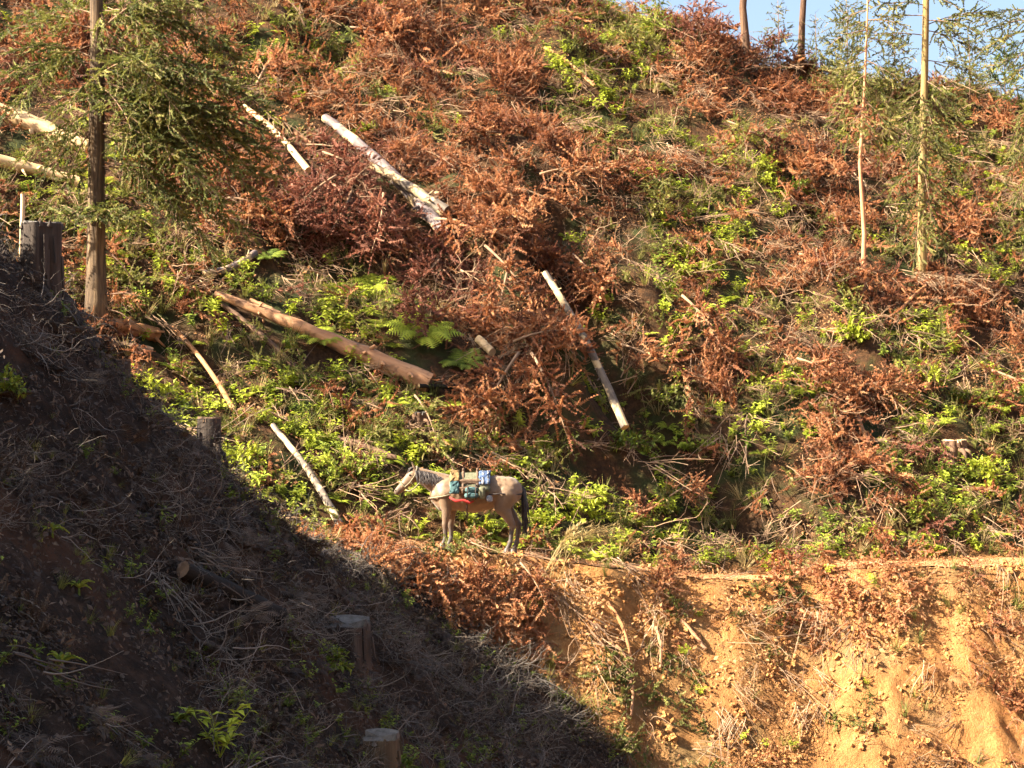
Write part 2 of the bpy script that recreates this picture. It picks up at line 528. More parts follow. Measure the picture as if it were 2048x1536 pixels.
M['clod'] = leaf_mat('clod_earth', [(0.20, 0.085, 0.030), (0.30, 0.138, 0.046), (0.38, 0.19, 0.07), (0.44, 0.25, 0.11)], True, 0.0, rough=0.95, spec=0.1)
for nm, cl in (('twig', TWIG), ('greytwig', GREYTWIG)):
    M[nm] = leaf_mat(nm + '_bark', cl, True, 0.0, rough=0.8)
    M[nm + '_o'] = leaf_mat(nm + '_bark_single', cl, False, 0.0, wv=0.75, rough=0.8)

# ------------------------------------------------------------------ ground
def ground_mat():
    m, nt, p, out = new_mat('ground_soil')
    soil = attr(nt, 'soil').outputs['Fac']
    spur = attr(nt, 'spur').outputs['Fac']
    nb, nf = noise(nt, 0.9, 3, 0.65), noise(nt, 7.0, 4, 0.7)
    hillc = ramp(nt, [(0.25, 0.022, 0.014, 0.009), (0.5, 0.060, 0.032, 0.016), (0.75, 0.13, 0.062, 0.026)], nf)
    hillc = mix_rgb(nt, ramp(nt, [(0.48, 0, 0, 0), (0.62, 1, 1, 1)], nb), hillc, (0.035, 0.040, 0.014))
    soilc = ramp(nt, [(0.28, 0.20, 0.085, 0.030), (0.46, 0.30, 0.138, 0.046), (0.62, 0.34, 0.165, 0.058), (0.78, 0.39, 0.21, 0.085)], nf)
    soilc = mix_rgb(nt, ramp(nt, [(0.50, 0, 0, 0), (0.66, 0.75, 0.75, 0.75)], nb), soilc, (0.22, 0.135, 0.06))
    spurc_shaded = ramp(nt, [(0.28, 0.010, 0.008, 0.006), (0.5, 0.026, 0.017, 0.012), (0.75, 0.058, 0.036, 0.024)], nf)  # dark humus, with the spur's shade also put into the colour
    spurc_shaded = mix_rgb(nt, ramp(nt, [(0.54, 0, 0, 0), (0.64, 1, 1, 1)], nb), spurc_shaded, (0.06, 0.030, 0.017))
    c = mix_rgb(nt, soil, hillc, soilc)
    c = mix_rgb(nt, spur, c, spurc_shaded)
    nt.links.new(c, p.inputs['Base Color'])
    p.inputs['Roughness'].default_value = 0.95
    p.inputs['Specular IOR Level'].default_value = 0.1
    h = noise(nt, 16, 4, 0.8)
    bump(nt, p, h, 0.9, 0.07)
    return m
M['ground'] = ground_mat()

def axis_points(fine, lo, hi):
    """grid coordinates: fine spacing inside, growing steps out to the horizon"""
    out = [fine]
    s, x, a = 0.3, fine[0], []
    while x > lo:
        x -= s
        s *= 1.28
        a.append(x)
    b, s, x = [], 0.3, fine[-1]
    while x < hi:
        x += s
        s *= 1.28
        b.append(x)
    return np.concatenate([a[::-1], fine, b])

GX = axis_points(np.concatenate([np.arange(-14, -8, 0.13), np.arange(-8, 10, 0.075), np.arange(10, 19, 0.13)]), -6000, 6000)
GY = axis_points(np.concatenate([np.arange(10, 24, 0.11), np.arange(24, 33.5, 0.06), np.arange(33.5, 56, 0.13)]), -4000, 8000)
gx, gy = np.meshgrid(GX, GY, indexing='ij')
gz = height(gx, gy)
_h, _l, _m, _s = base_parts(np.clip(gx, -40, 40), np.clip(gy, -10, 75))
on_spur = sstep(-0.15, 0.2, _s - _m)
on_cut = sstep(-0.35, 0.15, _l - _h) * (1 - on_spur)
soil_amt = np.clip(on_cut * (0.95 + 0.5 * fbm(gx * 0.8, gy * 0.8, 61, 3)), 0, 1)
nx, ny = gx.shape
gi = np.arange(nx * ny).reshape(nx, ny)
q = np.stack([gi[:-1, :-1], gi[1:, :-1], gi[1:, 1:], gi[:-1, 1:]], -1).reshape(-1, 4)
gme = bpy.data.meshes.new('ground')
gme.vertices.add(nx * ny)
gme.vertices.foreach_set('co', np.stack([gx, gy, gz], -1).astype(np.float32).ravel())
gme.loops.add(len(q) * 4)
gme.loops.foreach_set('vertex_index', q.astype(np.int32).ravel())
gme.polygons.add(len(q))
gme.polygons.foreach_set('loop_start', np.arange(0, len(q) * 4, 4, dtype=np.int32))
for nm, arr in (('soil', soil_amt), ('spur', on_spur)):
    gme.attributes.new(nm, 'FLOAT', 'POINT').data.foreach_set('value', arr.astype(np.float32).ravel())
gme.update(calc_edges=True)
gme.polygons.foreach_set('use_smooth', np.ones(len(q), bool))
gme.materials.append(M['ground'])
ground = link('ground', gme)
ground['kind'] = 'structure'
ground['label'] = 'steep cleared hillside with orange cut bank and shaded spur'

# the trodden path is its own sheet on the terrace
px_ = np.arange(-3.4, 14, 0.1)
tt = np.linspace(0.04, 0.93, 12)
PX = np.repeat(px_[:, None], 12, 1)
yl_, yf_ = y_lip(px_), y_foot(px_)
PY = yl_[:, None] + (yf_ - yl_)[:, None] * tt[None]
PZ = height(PX, PY) + 0.02 + 0.015 * fbm(PX * 3, PY * 3, 5, 2)
pi_ = np.arange(PX.size).reshape(PX.shape)
pt = np.stack([pi_[:-1, :-1], pi_[1:, :-1], pi_[1:, 1:], pi_[:-1, :-1], pi_[1:, 1:], pi_[:-1, 1:]], -1).reshape(-1, 3)
pm, nt, p_, o_ = new_mat('path_earth')
nf_ = noise(nt, 6, 6, 0.7)
nt.links.new(ramp(nt, [(0.3, 0.24, 0.10, 0.04), (0.55, 0.40, 0.185, 0.07), (0.75, 0.50, 0.27, 0.12)], nf_), p_.inputs['Base Color'])
p_.inputs['Roughness'].default_value = 0.95
bump(nt, p_, nf_, 0.6, 0.05)
path = link('path', MB().add(np.stack([PX, PY, PZ], -1), pt, smooth=True).mesh('path', [pm]))
path['kind'] = 'structure'
path['label'] = 'narrow trodden earth path on the terrace'

# ------------------------------------------------------------------ small plants, used again and again
def leaf_fan(mb, base, d, length, width, mat, v, fold=0.25):
    """one pointed leaf of four triangles with a folded midrib"""
    d = unit(d)
    side = unit(np.cross(d, [0, 0, 1.0]) + 1e-6)
    up = np.cross(side, d)
    mid, tip = base + d * length * 0.45, base + d * length - up * length * 0.18
    a, b = mid + side * width * 0.5 + up * width * fold, mid - side * width * 0.5 + up * width * fold
    mb.add([base, a, tip, b, mid], [(0, 1, 4), (1, 2, 4), (0, 4, 3), (4, 2, 3)], mat, v)

def make_dead_spray(g):
    mb = MB()
    L = g.uniform(0.7, 1.1)
    spray(mb, np.array([-0.35 * L, 0, 0.02]), np.array([1, 0, 0.12]), np.array([0, 0.15 * g.normal(), 1]), L, g, 0, 1, 0.27, 0.056, 0.066, 8, 0.30, 1.0, 0.5)
    if g.random() < 0.7:
        spray(mb, np.array([0.0, 0, 0.05]), unit(np.array([0.7, g.choice([-1, 1]) * 0.8, 0.25])), np.array([0, 0, 1.0]), L * 0.6, g, 0, 1, 0.24, 0.054, 0.066, 8, 0.35, 1.0, 0.5)
    return mb

def make_crooked(g, n=5, L=0.5):
    """a few crooked dry twigs with side shoots"""
    mb = MB()
    def grow(p, d, ln, r, depth):
        pts = [p]
        k = 5
        for i in range(k):
            d = unit(d + g.normal(0, 0.28, 3))
            p = p + d * ln / k
            pts.append(p)
            if depth < 2 and g.random() < 0.45:
                grow(p, unit(d + g.normal(0, 0.8, 3)), ln * g.uniform(0.3, 0.6), r * 0.55, depth + 1)
        v, t = tube(pts, np.linspace(r, r * 0.35, k + 1), 4 if depth == 0 else 3, False)
        mb.add(v, t, 0, g.uniform(0, 1), True)
    for i in range(n):
        a = g.normal(0, 1.1)
        grow(np.array([g.uniform(-0.25, 0.15), g.uniform(-0.2, 0.2), 0.01]), unit([math.cos(a), math.sin(a), g.uniform(0, 0.7)]), L * g.uniform(0.4, 1.2), g.uniform(0.003, 0.008), 0)
    return mb

def make_twigs(g, n=9, L=0.6, spreadz=0.35):
    mb = MB()
    a = g.normal(0, 0.5, n)
    D = unit(np.stack([np.cos(a), np.sin(a), g.uniform(-0.1, spreadz, n)], 1))
    B = np.stack([g.uniform(-0.3, 0.1, n), g.uniform(-0.15, 0.15, n), g.uniform(0, 0.08, n)], 1)
    ln = L * g.uniform(0.4, 1.2, n)
    bend = g.normal(0, 0.12, (n, 3)) * ln[:, None] + np.array([0, 0, -0.15]) * ln[:, None]
    v, t, per = sticks(B, D, ln, np.full(n, 0.009) * g.uniform(0.5, 1.3, n), np.full(n, 0.003), bend, 4, 4)
    mb.add(v, t, 0, np.repeat(g.uniform(0.1, 1, n), per), True)
    k = g.integers(0, n, n * 2)
    f = g.uniform(0.3, 0.9, n * 2)
    B2 = B[k] + D[k] * (ln[k] * f)[:, None] + bend[k] * (f ** 2)[:, None]
    D2 = unit(D[k] + g.normal(0, 0.7, (n * 2, 3)))
    v, t, per = sticks(B2, D2, ln[k] * g.uniform(0.15, 0.45, n * 2), np.full(n * 2, 0.004), np.full(n * 2, 0.0015), g.normal(0, 0.03, (n * 2, 3)), 3, 3)
    mb.add(v, t, 0, np.repeat(g.uniform(0.1, 1, n * 2), per), True)
    return mb

def make_weed(g, h=0.35, n_stem=5, leaf=0.10, ratio=0.5):
    mb = MB()
    for s in range(n_stem):
        a = g.uniform(0, 6.28)
        d = unit([math.cos(a) * 0.5, math.sin(a) * 0.5, 1])
        hh = h * g.uniform(0.5, 1.2)
        pts = [d * hh * t + np.array([math.cos(a), math.sin(a), 0]) * 0.12 * hh * t * t for t in np.linspace(0, 1, 4)]
        v, t = tube(pts, np.linspace(0.006, 0.002, 4), 3, False)
        mb.add(v, t, 0, 0.3)
        for k in range(int(7 + 4 * g.random())):
            f = g.uniform(0.25, 1.0)
            b = d * hh * f + np.array([math.cos(a), math.sin(a), 0]) * 0.12 * hh * f * f
            aa = g.uniform(0, 6.28)
            ll = leaf * g.uniform(0.6, 1.3)
            leaf_fan(mb, b, np.array([math.cos(aa), math.sin(aa), g.uniform(-0.2, 0.8)]), ll, ll * ratio, 0, np.clip(g.normal(0.55, 0.22), 0, 1))
    return mb

def make_fern(g, n=9, L=0.6, mat=0, parts=False):
    mb, out_ = MB(), []
    for i in range(n):
        if parts:
            mb = MB()
            out_.append(mb)
        a = i / n * 6.28 + g.uniform(-0.3, 0.3)
        out = np.array([math.cos(a), math.sin(a), 0])
        ll = L * g.uniform(0.75, 1.15)
        lift = g.uniform(0.55, 1.0)
        t = np.linspace(0, 1, 15)
        P = out * (ll * 0.85 * t)[:, None] + np.array([0, 0, 1]) * (ll * (lift * t - 0.75 * lift * t ** 2.2))[:, None]
        v, tr = tube(P[::2], np.linspace(0.005, 0.002, len(P[::2])), 3, False)
        mb.add(v, tr, mat, 0.3)
        tan = unit(np.gradient(P, axis=0))
        sd = unit(np.cross(tan, [0, 0, 1.0]))
        val = np.clip(g.normal(0.55, 0.18), 0, 1)
        for s in (-1, 1):
            wl = ll * 0.26 * np.sin(np.pi * np.clip(t * 0.9 + 0.12, 0, 1)) ** 0.8
            tipp = P + sd * s * wl[:, None] + tan * (wl * 0.35)[:, None] - np.array([0, 0, 1]) * (wl * 0.2)[:, None]
            hw = ll / 15 * 0.42
            Va = np.stack([P - tan * hw, P + tan * hw, tipp], 1)[2:].reshape(-1, 3)
            mb.add(Va, np.arange(len(Va)).reshape(-1, 3), mat, val)
    return out_ if parts else mb

def make_grass(g, n=26, L=0.38):
    mb = MB()
    a = g.uniform(0, 6.28, n)
    out = np.stack([np.cos(a), np.sin(a), 0 * a], 1)
    ln = L * g.uniform(0.5, 1.2, n)
    lean = g.uniform(0.15, 0.9, n)
    side = np.stack([-np.sin(a), np.cos(a), 0 * a], 1)
    B = out * g.uniform(0, 0.08, n)[:, None]
    t = np.linspace(0, 1, 4)
    P = B[:, None] + out[:, None] * (ln * lean)[:, None, None] * (t ** 1.5)[None, :, None] + np.array([0, 0, 1.0]) * (ln[:, None] * (t - 0.35 * lean[:, None] * t ** 2.5))[..., None]
    w = 0.007 * (1 - 0.85 * t)
    V = np.stack([P - side[:, None] * w[None, :, None], P + side[:, None] * w[None, :, None]], 2).reshape(n, 8, 3)
    T = np.array([(0, 1, 3), (0, 3, 2), (2, 3, 5), (2, 5, 4), (4, 5, 7), (4, 7, 6)])
    mb.add(V.reshape(-1, 3), (T[None] + (np.arange(n) * 8)[:, None, None]).reshape(-1, 3), 0, np.repeat(np.clip(g.normal(0.5, 0.2, n), 0, 1), 8))
    return mb

def make_litter(g, n=26, R=0.22, size=0.06):
    mb = MB()
    for i in range(n):
        b = np.array([g.uniform(-R, R), g.uniform(-R, R), g.uniform(0.0, 0.05)])
        a = g.uniform(0, 6.28)
        ll = size * g.uniform(0.5, 1.4)
        leaf_fan(mb, b, np.array([math.cos(a), math.sin(a), g.uniform(-0.5, 0.9)]), ll, ll * g.uniform(0.3, 0.65), 0, g.uniform(0, 1), g.uniform(-0.3, 0.4))
    return mb

def ico(sub):
    import bmesh
    bm = bmesh.new()
    bmesh.ops.create_icosphere(bm, subdivisions=sub, radius=1.0)
    V = np.array([v.co[:] for v in bm.verts])
    bm.faces.ensure_lookup_table()
    T = np.array([[v.index for v in f.verts] for f in bm.faces])
    bm.free()
    return V, T

ICO1, ICO2, ICO3 = ico(1), ico(2), ico(3)

def make_clods(g, n=9, R=0.22):
    mb = MB()
    for i in range(n):
        V, T = ICO2 if i < 3 else ICO1
        s = g.uniform(0.02, 0.06) * (1.6 if i < 3 else 1)
        V = V * (1 + 0.28 * g.normal(size=(len(V), 1))) * s * np.array([1, g.uniform(0.7, 1.2), g.uniform(0.5, 0.9)])
        mb.add(V + np.array([g.uniform(-R, R), g.uniform(-R, R), 0.01]), T, 0, g.uniform(0, 1))
    return mb

def make_roots(g, n=12, L=0.6):
    """thin roots and withered stems hanging down the bank (local -x is up the bank)"""
    mb = MB()
    B = np.stack([g.uniform(-0.35, 0.0, n), g.uniform(-0.15, 0.15, n), g.uniform(0.02, 0.1, n)], 1)
    D = unit(np.stack([np.ones(n), g.normal(0, 0.28, n), g.uniform(-0.1, 0.35, n)], 1))
    ln = L * g.uniform(0.5, 1.3, n)
    bend = g.normal(0, 0.10, (n, 3)) - np.array([0, 0, 0.18]) * ln[:, None]
    v, t, per = sticks(B, D, ln, np.full(n, 0.008) * g.uniform(0.4, 1.3, n), np.full(n, 0.002), bend, 4, 5)
    mb.add(v, t, 0, np.repeat(g.uniform(0.1, 1, n), per), True)
    return mb

def library(name, maker, mats, k, seed, **kw):
    """a collection of k variants that the cover points to; it is not part of the scene itself"""
    c = bpy.data.collections.new(name)
    for i in range(k):
        g = np.random.default_rng(seed + i)
        o = bpy.data.objects.new('%s_%02d' % (name, i), maker(g, **kw).mesh(name, mats))
        c.objects.link(o)
    return c

def make_heap(g, L=1.4, n=15):
    """a dried fir crown: a stem with sprays on all its upper sides"""
    mb = MB()
    P = np.array([[-0.5 * L + t * L, 0.03 * math.sin(3 * t), 0.20 + 0.05 * math.sin(4 * t) - 0.22 * t * t] for t in np.linspace(0, 1, 8)])
    v, t = tube(P, np.linspace(0.028, 0.008, 8), 6)
    mb.add(v, t, 1, 0.5, True)
    for k in range(n):
        f = 0.1 + 0.9 * (k + g.random()) / n
        b = np.array([np.interp(f, np.linspace(0, 1, 8), P[:, i]) for i in range(3)])
        a = g.uniform(-0.3, np.pi + 0.3)
        d = unit([g.uniform(0.4, 0.9), math.cos(a), 0.75 * math.sin(a) + 0.1])
        spray(mb, b, d, np.array([0, 0, 1.0]) + g.normal(0, 0.4, 3), g.uniform(0.4, 0.75) * (1.15 - 0.5 * f), g, 0, 1, 0.28, 0.056, 0.07, 8, 0.5, 1.0, np.clip(g.normal(0.5, 0.15), 0, 1), 4, 0.15, 0.007)
    return mb

LIB = {
    'heap': library('lib_heap', make_heap, [M['dead'], M['twig']], 5, 160),
    'heapred': library('lib_heapred', make_heap, [M['deadred'], M['twig']], 3, 180),
    'dead': library('lib_dead', make_dead_spray, [M['dead'], M['twig']], 8, 100),
    'deadred': library('lib_deadred', make_dead_spray, [M['deadred'], M['twig']], 4, 120),
    'fir': library('lib_fir', make_dead_spray, [M['olive'], M['twig']], 5, 140),
    'twig': library('lib_twig', make_twigs, [M['twig']], 6, 200),
    'greytwig': library('lib_greytwig', make_crooked, [M['greytwig']], 9, 220),
    'bare': library('lib_bare', make_crooked, [M['twig']], 6, 260, n=4, L=0.6),
    'pole': library('lib_pole', make_twigs, [M['twig']], 4, 240, n=2, L=1.3, spreadz=0.1),
    'weed': library('lib_weed', make_weed, [M['green']], 6, 300),
    'weedlime': library('lib_weedlime', make_weed, [M['lime']], 4, 320, h=0.3, leaf=0.11),
    'fern': library('lib_fern', make_fern, [M['lime']], 4, 400, n=8, L=0.45),
    'deadfern': library('lib_deadfern', make_fern, [M['litter']], 4, 420, n=8, L=0.42),
    'shadespray': library('lib_shadespray', make_dead_spray, [M['littershaded'], M['greytwig']], 4, 150),  # shaded copy of the dead sprays: shade painted in by darker colours
    'shadefern': library('lib_shadefern', make_fern, [M['littershaded']], 4, 430, n=8, L=0.4),
    'grass': library('lib_grass', make_grass, [M['olive']], 5, 500),
    'straw': library('lib_straw', make_grass, [M['straw']], 5, 520, n=22, L=0.42),
    'litter': library('lib_litter', make_litter, [M['litter']], 5, 600),
    'littershaded': library('lib_littershaded', make_litter, [M['littershaded']], 5, 620, n=22, size=0.05),
    'clod': library('lib_clod', make_clods, [M['clod']], 5, 700),
    'roots': library('lib_roots', make_roots, [M['twig']], 5, 800),
    'greyroots': library('lib_greyroots', make_roots, [M['greytwig']], 5, 820, n=9, L=0.5),
}

def cover_nodes(coll):
    ng = bpy.data.node_groups.new('cover_' + coll.name, 'GeometryNodeTree')
    ng.interface.new_socket('Geometry', in_out='INPUT', socket_type='NodeSocketGeometry')
    ng.interface.new_socket('Geometry', in_out='OUTPUT', socket_type='NodeSocketGeometry')
    N, Lk = ng.nodes, ng.links
    gi_, go = N.new('NodeGroupInput'), N.new('NodeGroupOutput')
    ci, ip, m2p = N.new('GeometryNodeCollectionInfo'), N.new('GeometryNodeInstanceOnPoints'), N.new('GeometryNodeMeshToPoints')
    ci.inputs['Collection'].default_value = coll
    ci.inputs['Separate Children'].default_value = True
    ci.inputs['Reset Children'].default_value = True
    ip.inputs['Pick Instance'].default_value = True
    def named(nm, typ):
        n = N.new('GeometryNodeInputNamedAttribute')
        n.data_type = typ
        n.inputs['Name'].default_value = nm
        return [o for o in n.outputs if o.enabled and o.name == 'Attribute'][0]
    e2r = N.new('FunctionNodeEulerToRotation')
    Lk.new(named('rot', 'FLOAT_VECTOR'), e2r.inputs[0])
    Lk.new(gi_.outputs[0], m2p.inputs['Mesh'])
    Lk.new(m2p.outputs[0], ip.inputs['Points'])
    Lk.new(ci.outputs[0], ip.inputs['Instance'])
    Lk.new(named('idx', 'INT'), ip.inputs['Instance Index'])
    Lk.new(e2r.outputs[0], ip.inputs['Rotation'])
    Lk.new(named('scl', 'FLOAT'), ip.inputs['Scale'])
    Lk.new(ip.outputs[0], go.inputs[0])
    return ng

def euler_from(a, n):
    """euler angles that turn +X to a and +Z to about n (arrays)"""
    a = unit(a)
    b = unit(np.cross(n, a))
    c = np.cross(a, b)
    return np.stack([np.arctan2(b[:, 2], c[:, 2]), -np.arcsin(np.clip(a[:, 2], -1, 1)), np.arctan2(a[:, 1], a[:, 0])], 1)

def cover(name, label, cat, lib, P, rot, scl, tint):
    me = bpy.data.meshes.new(name)
    n = len(P)
    me.vertices.add(n)
    me.vertices.foreach_set('co', P.astype(np.float32).ravel())
    me.attributes.new('rot', 'FLOAT_VECTOR', 'POINT').data.foreach_set('vector', rot.astype(np.float32).ravel())
    me.attributes.new('scl', 'FLOAT', 'POINT').data.foreach_set('value', scl.astype(np.float32))
    me.attributes.new('tint', 'FLOAT', 'POINT').data.foreach_set('value', np.clip(tint, 0, 1).astype(np.float32))
    me.attributes.new('idx', 'INT', 'POINT').data.foreach_set('value', rng.integers(0, len(LIB[lib].objects), n).astype(np.int32))
    o = link(name, me)
    md = o.modifiers.new('cover', 'NODES')
    md.node_group = cover_nodes(LIB[lib])
    tag(o, label, cat, kind='stuff')
    return o

GREEN_GRID = 0.04 + np.array([
    [3, 4, 3, 3, 5, 4, 3, 2, 3, 6, 5, 2, 2, 6, 5, 6], [4, 4, 4, 3, 4, 4, 3, 3, 4, 6, 3, 3, 3, 7, 6, 6],
    [4, 5, 4, 4, 3, 3, 1, 1, 2, 4, 4, 7, 4, 4, 5, 5], [5, 5, 4, 3, 1, 1, 1, 1, 1, 4, 6, 6, 4, 3, 4, 4],
    [4, 4, 6, 7, 5, 6, 2, 0, 0, 2, 6, 5, 3, 3, 3, 4], [5, 6, 6, 7, 7, 8, 7, 1, 1, 3, 4, 4, 5, 7, 5, 3],
    [6, 6, 8, 8, 7, 7, 6, 1, 3, 6, 3, 4, 5, 3, 7, 7], [6, 6, 8, 8, 8, 8, 7, 4, 7, 8, 5, 4, 4, 4, 7, 8],
    [6, 6, 7, 5, 5, 4, 6, 7, 7, 8, 6, 6, 5, 5, 6, 5]], float) / 9.0

def green_at(px, py):
    u, v = np.clip(px / 128.0 - 0.5, 0, 14.999), np.clip(py / 128.0 - 0.5, 0, 7.999)
    i, j = u.astype(int), v.astype(int)
    fu, fv = u - i, v - j
    G = GREEN_GRID
    return (G[j, i] * (1 - fu) + G[j, i + 1] * fu) * (1 - fv) + (G[j + 1, i] * (1 - fu) + G[j + 1, i + 1] * fu) * fv

def zone_samples(n, x0, x1, y0, y1):
    x, y = rng.uniform(x0, x1, n), rng.uniform(y0, y1, n)
    z = height(x, y)
    h_, l_, m_, s_ = base_parts(x, y)
    px, py = project(x, y, z)
    ok = (px > -420) & (px < 2470) & (py > -330) & (py < 1850)
    return x, y, z, h_ - np.maximum(l_, s_), s_ - m_, y_lip(x) - y, px, py, ok

def lay(P, nrm, tilt_lo, tilt_hi, down=0.6, sink=0.0):
    """orientation for branches that lie on the slope, mostly pointing down it"""
    n = len(P)
    dn = np.array([0, 0, -1.0]) + nrm * nrm[:, 2:3]
    dn = unit(dn)
    sd = np.cross(nrm, dn)
    az = np.where(rng.random(n) < down, rng.normal(0, 0.75, n), rng.uniform(-np.pi, np.pi, n))
    a = dn * np.cos(az)[:, None] + sd * np.sin(az)[:, None]
    el = rng.uniform(tilt_lo, tilt_hi, n)
    a = a * np.cos(el)[:, None] + nrm * np.sin(el)[:, None]
    up = unit(nrm + rng.normal(0, 0.35, (n, 3)))
    return euler_from(a, up)

def stand(nrm, lean=0.3):
    n = len(nrm)
    az = rng.uniform(0, 6.283, n)
    up = unit(nrm * 0.45 + np.array([0, 0, 1.0]) * 0.8 + rng.normal(0, lean * 0.5, (n, 3)))
    a = np.stack([np.cos(az), np.sin(az), 0 * az], 1)
    a = unit(a - up * (a * up).sum(1, keepdims=True))
    return euler_from(a, up)

def sub(ok, *arrs):
    return [a[ok] for a in arrs]

# ---- hillside cover
HX = (-17, 22, 28, 58)
def hill_points(n, want):
    x, y, z, hm, sm, lm, px, py, ok = zone_samples(n, *HX)
    g = green_at(px, py) + 0.42 * fbm(x * 0.75, y * 0.75, 211, 3)
    g = g + 0.75 * ditch_at(x, y)
    keep = ok & (hm > -0.05) & (rng.random(n) < want(np.clip(g, 0, 1), px, py) * (1 - 0.55 * ditch_at(x, y))) & ~(clear_at(x, y) & (rng.random(n) < 0.93))
    x, y, z, px, py, g = sub(keep, x, y, z, px, py, g)
    return np.stack([x, y, z], 1), normal_at(x, y), px, py, g

brown = lambda lo: (lambda g, px, py: lo * (g < 0.95) + (1 - lo) * sstep(0.62, 0.30, g))
greenish = lambda a, b: (lambda g, px, py: sstep(a, b, np.minimum(g, 2 - g)))

def lifted(P, nrm, lo, hi):
    return P + nrm * rng.uniform(lo, hi, len(P))[:, None]

P, nr, px, py, g = hill_points(22000, brown(0.14))
red = np.exp(-((px - 680) / 150) ** 2 - ((py - 420) / 110) ** 2) + np.exp(-((px - 900) / 120) ** 2 - ((py - 580) / 70) ** 2)
gapn = fbm(P[:, 0] * 1.05, P[:, 1] * 1.05, 305, 2)
keep = gapn + rng.normal(0, 0.10, len(P)) > -0.24
P, nr, px, py, g, red = sub(keep, P, nr, px, py, g, red)
isred = rng.random(len(P)) < np.clip(red * 1.2, 0.05, 0.9)
clump = fbm(P[:, 0] * 1.1, P[:, 1] * 1.1, 301, 2)
Pl = P + nr * (rng.uniform(-0.02, 0.20, len(P)) + 0.22 * np.clip(clump, 0, 1))[:, None]
rot = lay(P, nr, -0.15, 0.75, 0.6)
scl = rng.uniform(0.40, 1.0, len(P))
tint = 0.5 + 0.45 * fbm(P[:, 0] * 0.8, P[:, 1] * 0.8, 303, 2) + rng.normal(0, 0.25, len(P))
cover('dead_fir_branches', 'rust brown dead fir branches strewn thickly over the cleared hillside', 'dead branches', 'dead', Pl[~isred], rot[~isred], scl[~isred], tint[~isred])
cover('dark_red_fir_branches', 'dark red dried fir branches heaped about the poles on the slope', 'dead branches', 'deadred', Pl[isred], rot[isred], scl[isred], tint[isred])
P, nr, px, py, g = hill_points(2300, brown(0.04))
keep = fbm(P[:, 0] * 1.05, P[:, 1] * 1.05, 305, 2) + rng.normal(0, 0.10, len(P)) > 0.06
P, nr, px, py = sub(keep, P, nr, px, py)
isred = rng.random(len(P)) < np.clip(1.2 * (np.exp(-((px - 680) / 150) ** 2 - ((py - 420) / 110) ** 2) + np.exp(-((px - 900) / 120) ** 2 - ((py - 580) / 70) ** 2)), 0.04, 0.9)
Pl, rot, scl, tint = lifted(P, nr, 0.05, 0.25), lay(P, nr, 0.0, 0.5, 0.5), rng.uniform(0.45, 1.2, len(P)), rng.uniform(0.05, 1, len(P))
cover('dried_fir_heaps', 'heaped rust brown fir crowns on the cleared hillside', 'dead branches', 'heap', Pl[~isred], rot[~isred], scl[~isred], tint[~isred])
cover('dark_red_heaps', 'heaped dark red fir crowns about the poles on the slope', 'dead branches', 'heapred', Pl[isred], rot[isred], scl[isred], tint[isred])
P, nr, px, py, g = hill_points(4200, greenish(0.32, 0.65))
cover('green_fir_branches', 'olive green cut fir sprays lying among the weeds of the hillside', 'fir sprays', 'fir', lifted(P, nr, 0, 0.15), lay(P, nr, 0, 0.8), rng.uniform(0.4, 0.9, len(P)), rng.uniform(0.2, 1, len(P)))
P, nr, px, py, g = hill_points(3200, lambda g, px, py: 0.7 + 0 * g)
cover('fallen_twigs', 'bare tan twigs scattered over the cleared hillside', 'twigs', 'twig', lifted(P, nr, 0.05, 0.25), lay(P, nr, -0.05, 0.4, 0.8), rng.uniform(0.6, 1.4, len(P)), rng.uniform(0, 1, len(P)))
P, nr, px, py, g = hill_points(2600, brown(0.2))
cover('grey_limbs', 'crooked bare grey brown limbs among the dead fir branches', 'twigs', 'bare', lifted(P, nr, 0.05, 0.3), lay(P, nr, -0.05, 0.7, 0.6), rng.uniform(0.7, 1.6, len(P)), rng.uniform(0, 0.8, len(P)))
P, nr, px, py, g = hill_points(520, lambda g, px, py: 0.55 + 0 * g)
cover('thin_poles', 'thin bare poles and long sticks lying down the hillside', 'sticks', 'pole', lifted(P, nr, 0.10, 0.32), lay(P, nr, -0.02, 0.22, 0.9), rng.uniform(0.6, 1.3, len(P)), rng.uniform(0.2, 1, len(P)))
P, nr, px, py, g = hill_points(15000, greenish(0.42, 0.75))
lim = rng.random(len(P)) < 0.45 + 0.45 * (fbm(P[:, 0] * 0.7, P[:, 1] * 0.7, 401, 2) > 0.1)
t_ = 0.5 + 0.4 * fbm(P[:, 0], P[:, 1], 403, 2) + rng.normal(0, 0.15, len(P))
r_, s_ = stand(nr), rng.uniform(0.45, 1.15, len(P))
cover('green_weeds', 'dark green broad-leaved weeds growing between the cut branches', 'weeds', 'weed', P[~lim], r_[~lim], s_[~lim], t_[~lim])
cover('bright_weeds', 'yellow green broad-leaved weeds in the sunny patches of the hillside', 'weeds', 'weedlime', P[lim], r_[lim], s_[lim], t_[lim])
P, nr, px, py, g = hill_points(2200, greenish(0.45, 0.75))
cover('low_ferns', 'small yellow green ferns among the weeds', 'ferns', 'fern', P, stand(nr), rng.uniform(0.5, 1.0, len(P)), rng.uniform(0, 1, len(P)))
P, nr, px, py, g = hill_points(7000, greenish(0.36, 0.72))
dry = rng.random(len(P)) < 0.45
r_, s_, t_ = stand(nr, 0.8), rng.uniform(0.5, 1.2, len(P)), rng.uniform(0, 1, len(P))
cover('olive_grass', 'olive green grass tufts between the branches', 'grass', 'grass', P[~dry], r_[~dry], s_[~dry], t_[~dry])
cover('dry_grass', 'straw coloured dry grass tufts on the hillside', 'grass', 'straw', P[dry], r_[dry], s_[dry], t_[dry])
P, nr, px, py, g = hill_points(9000, lambda g, px, py: 0.9 + 0 * g)
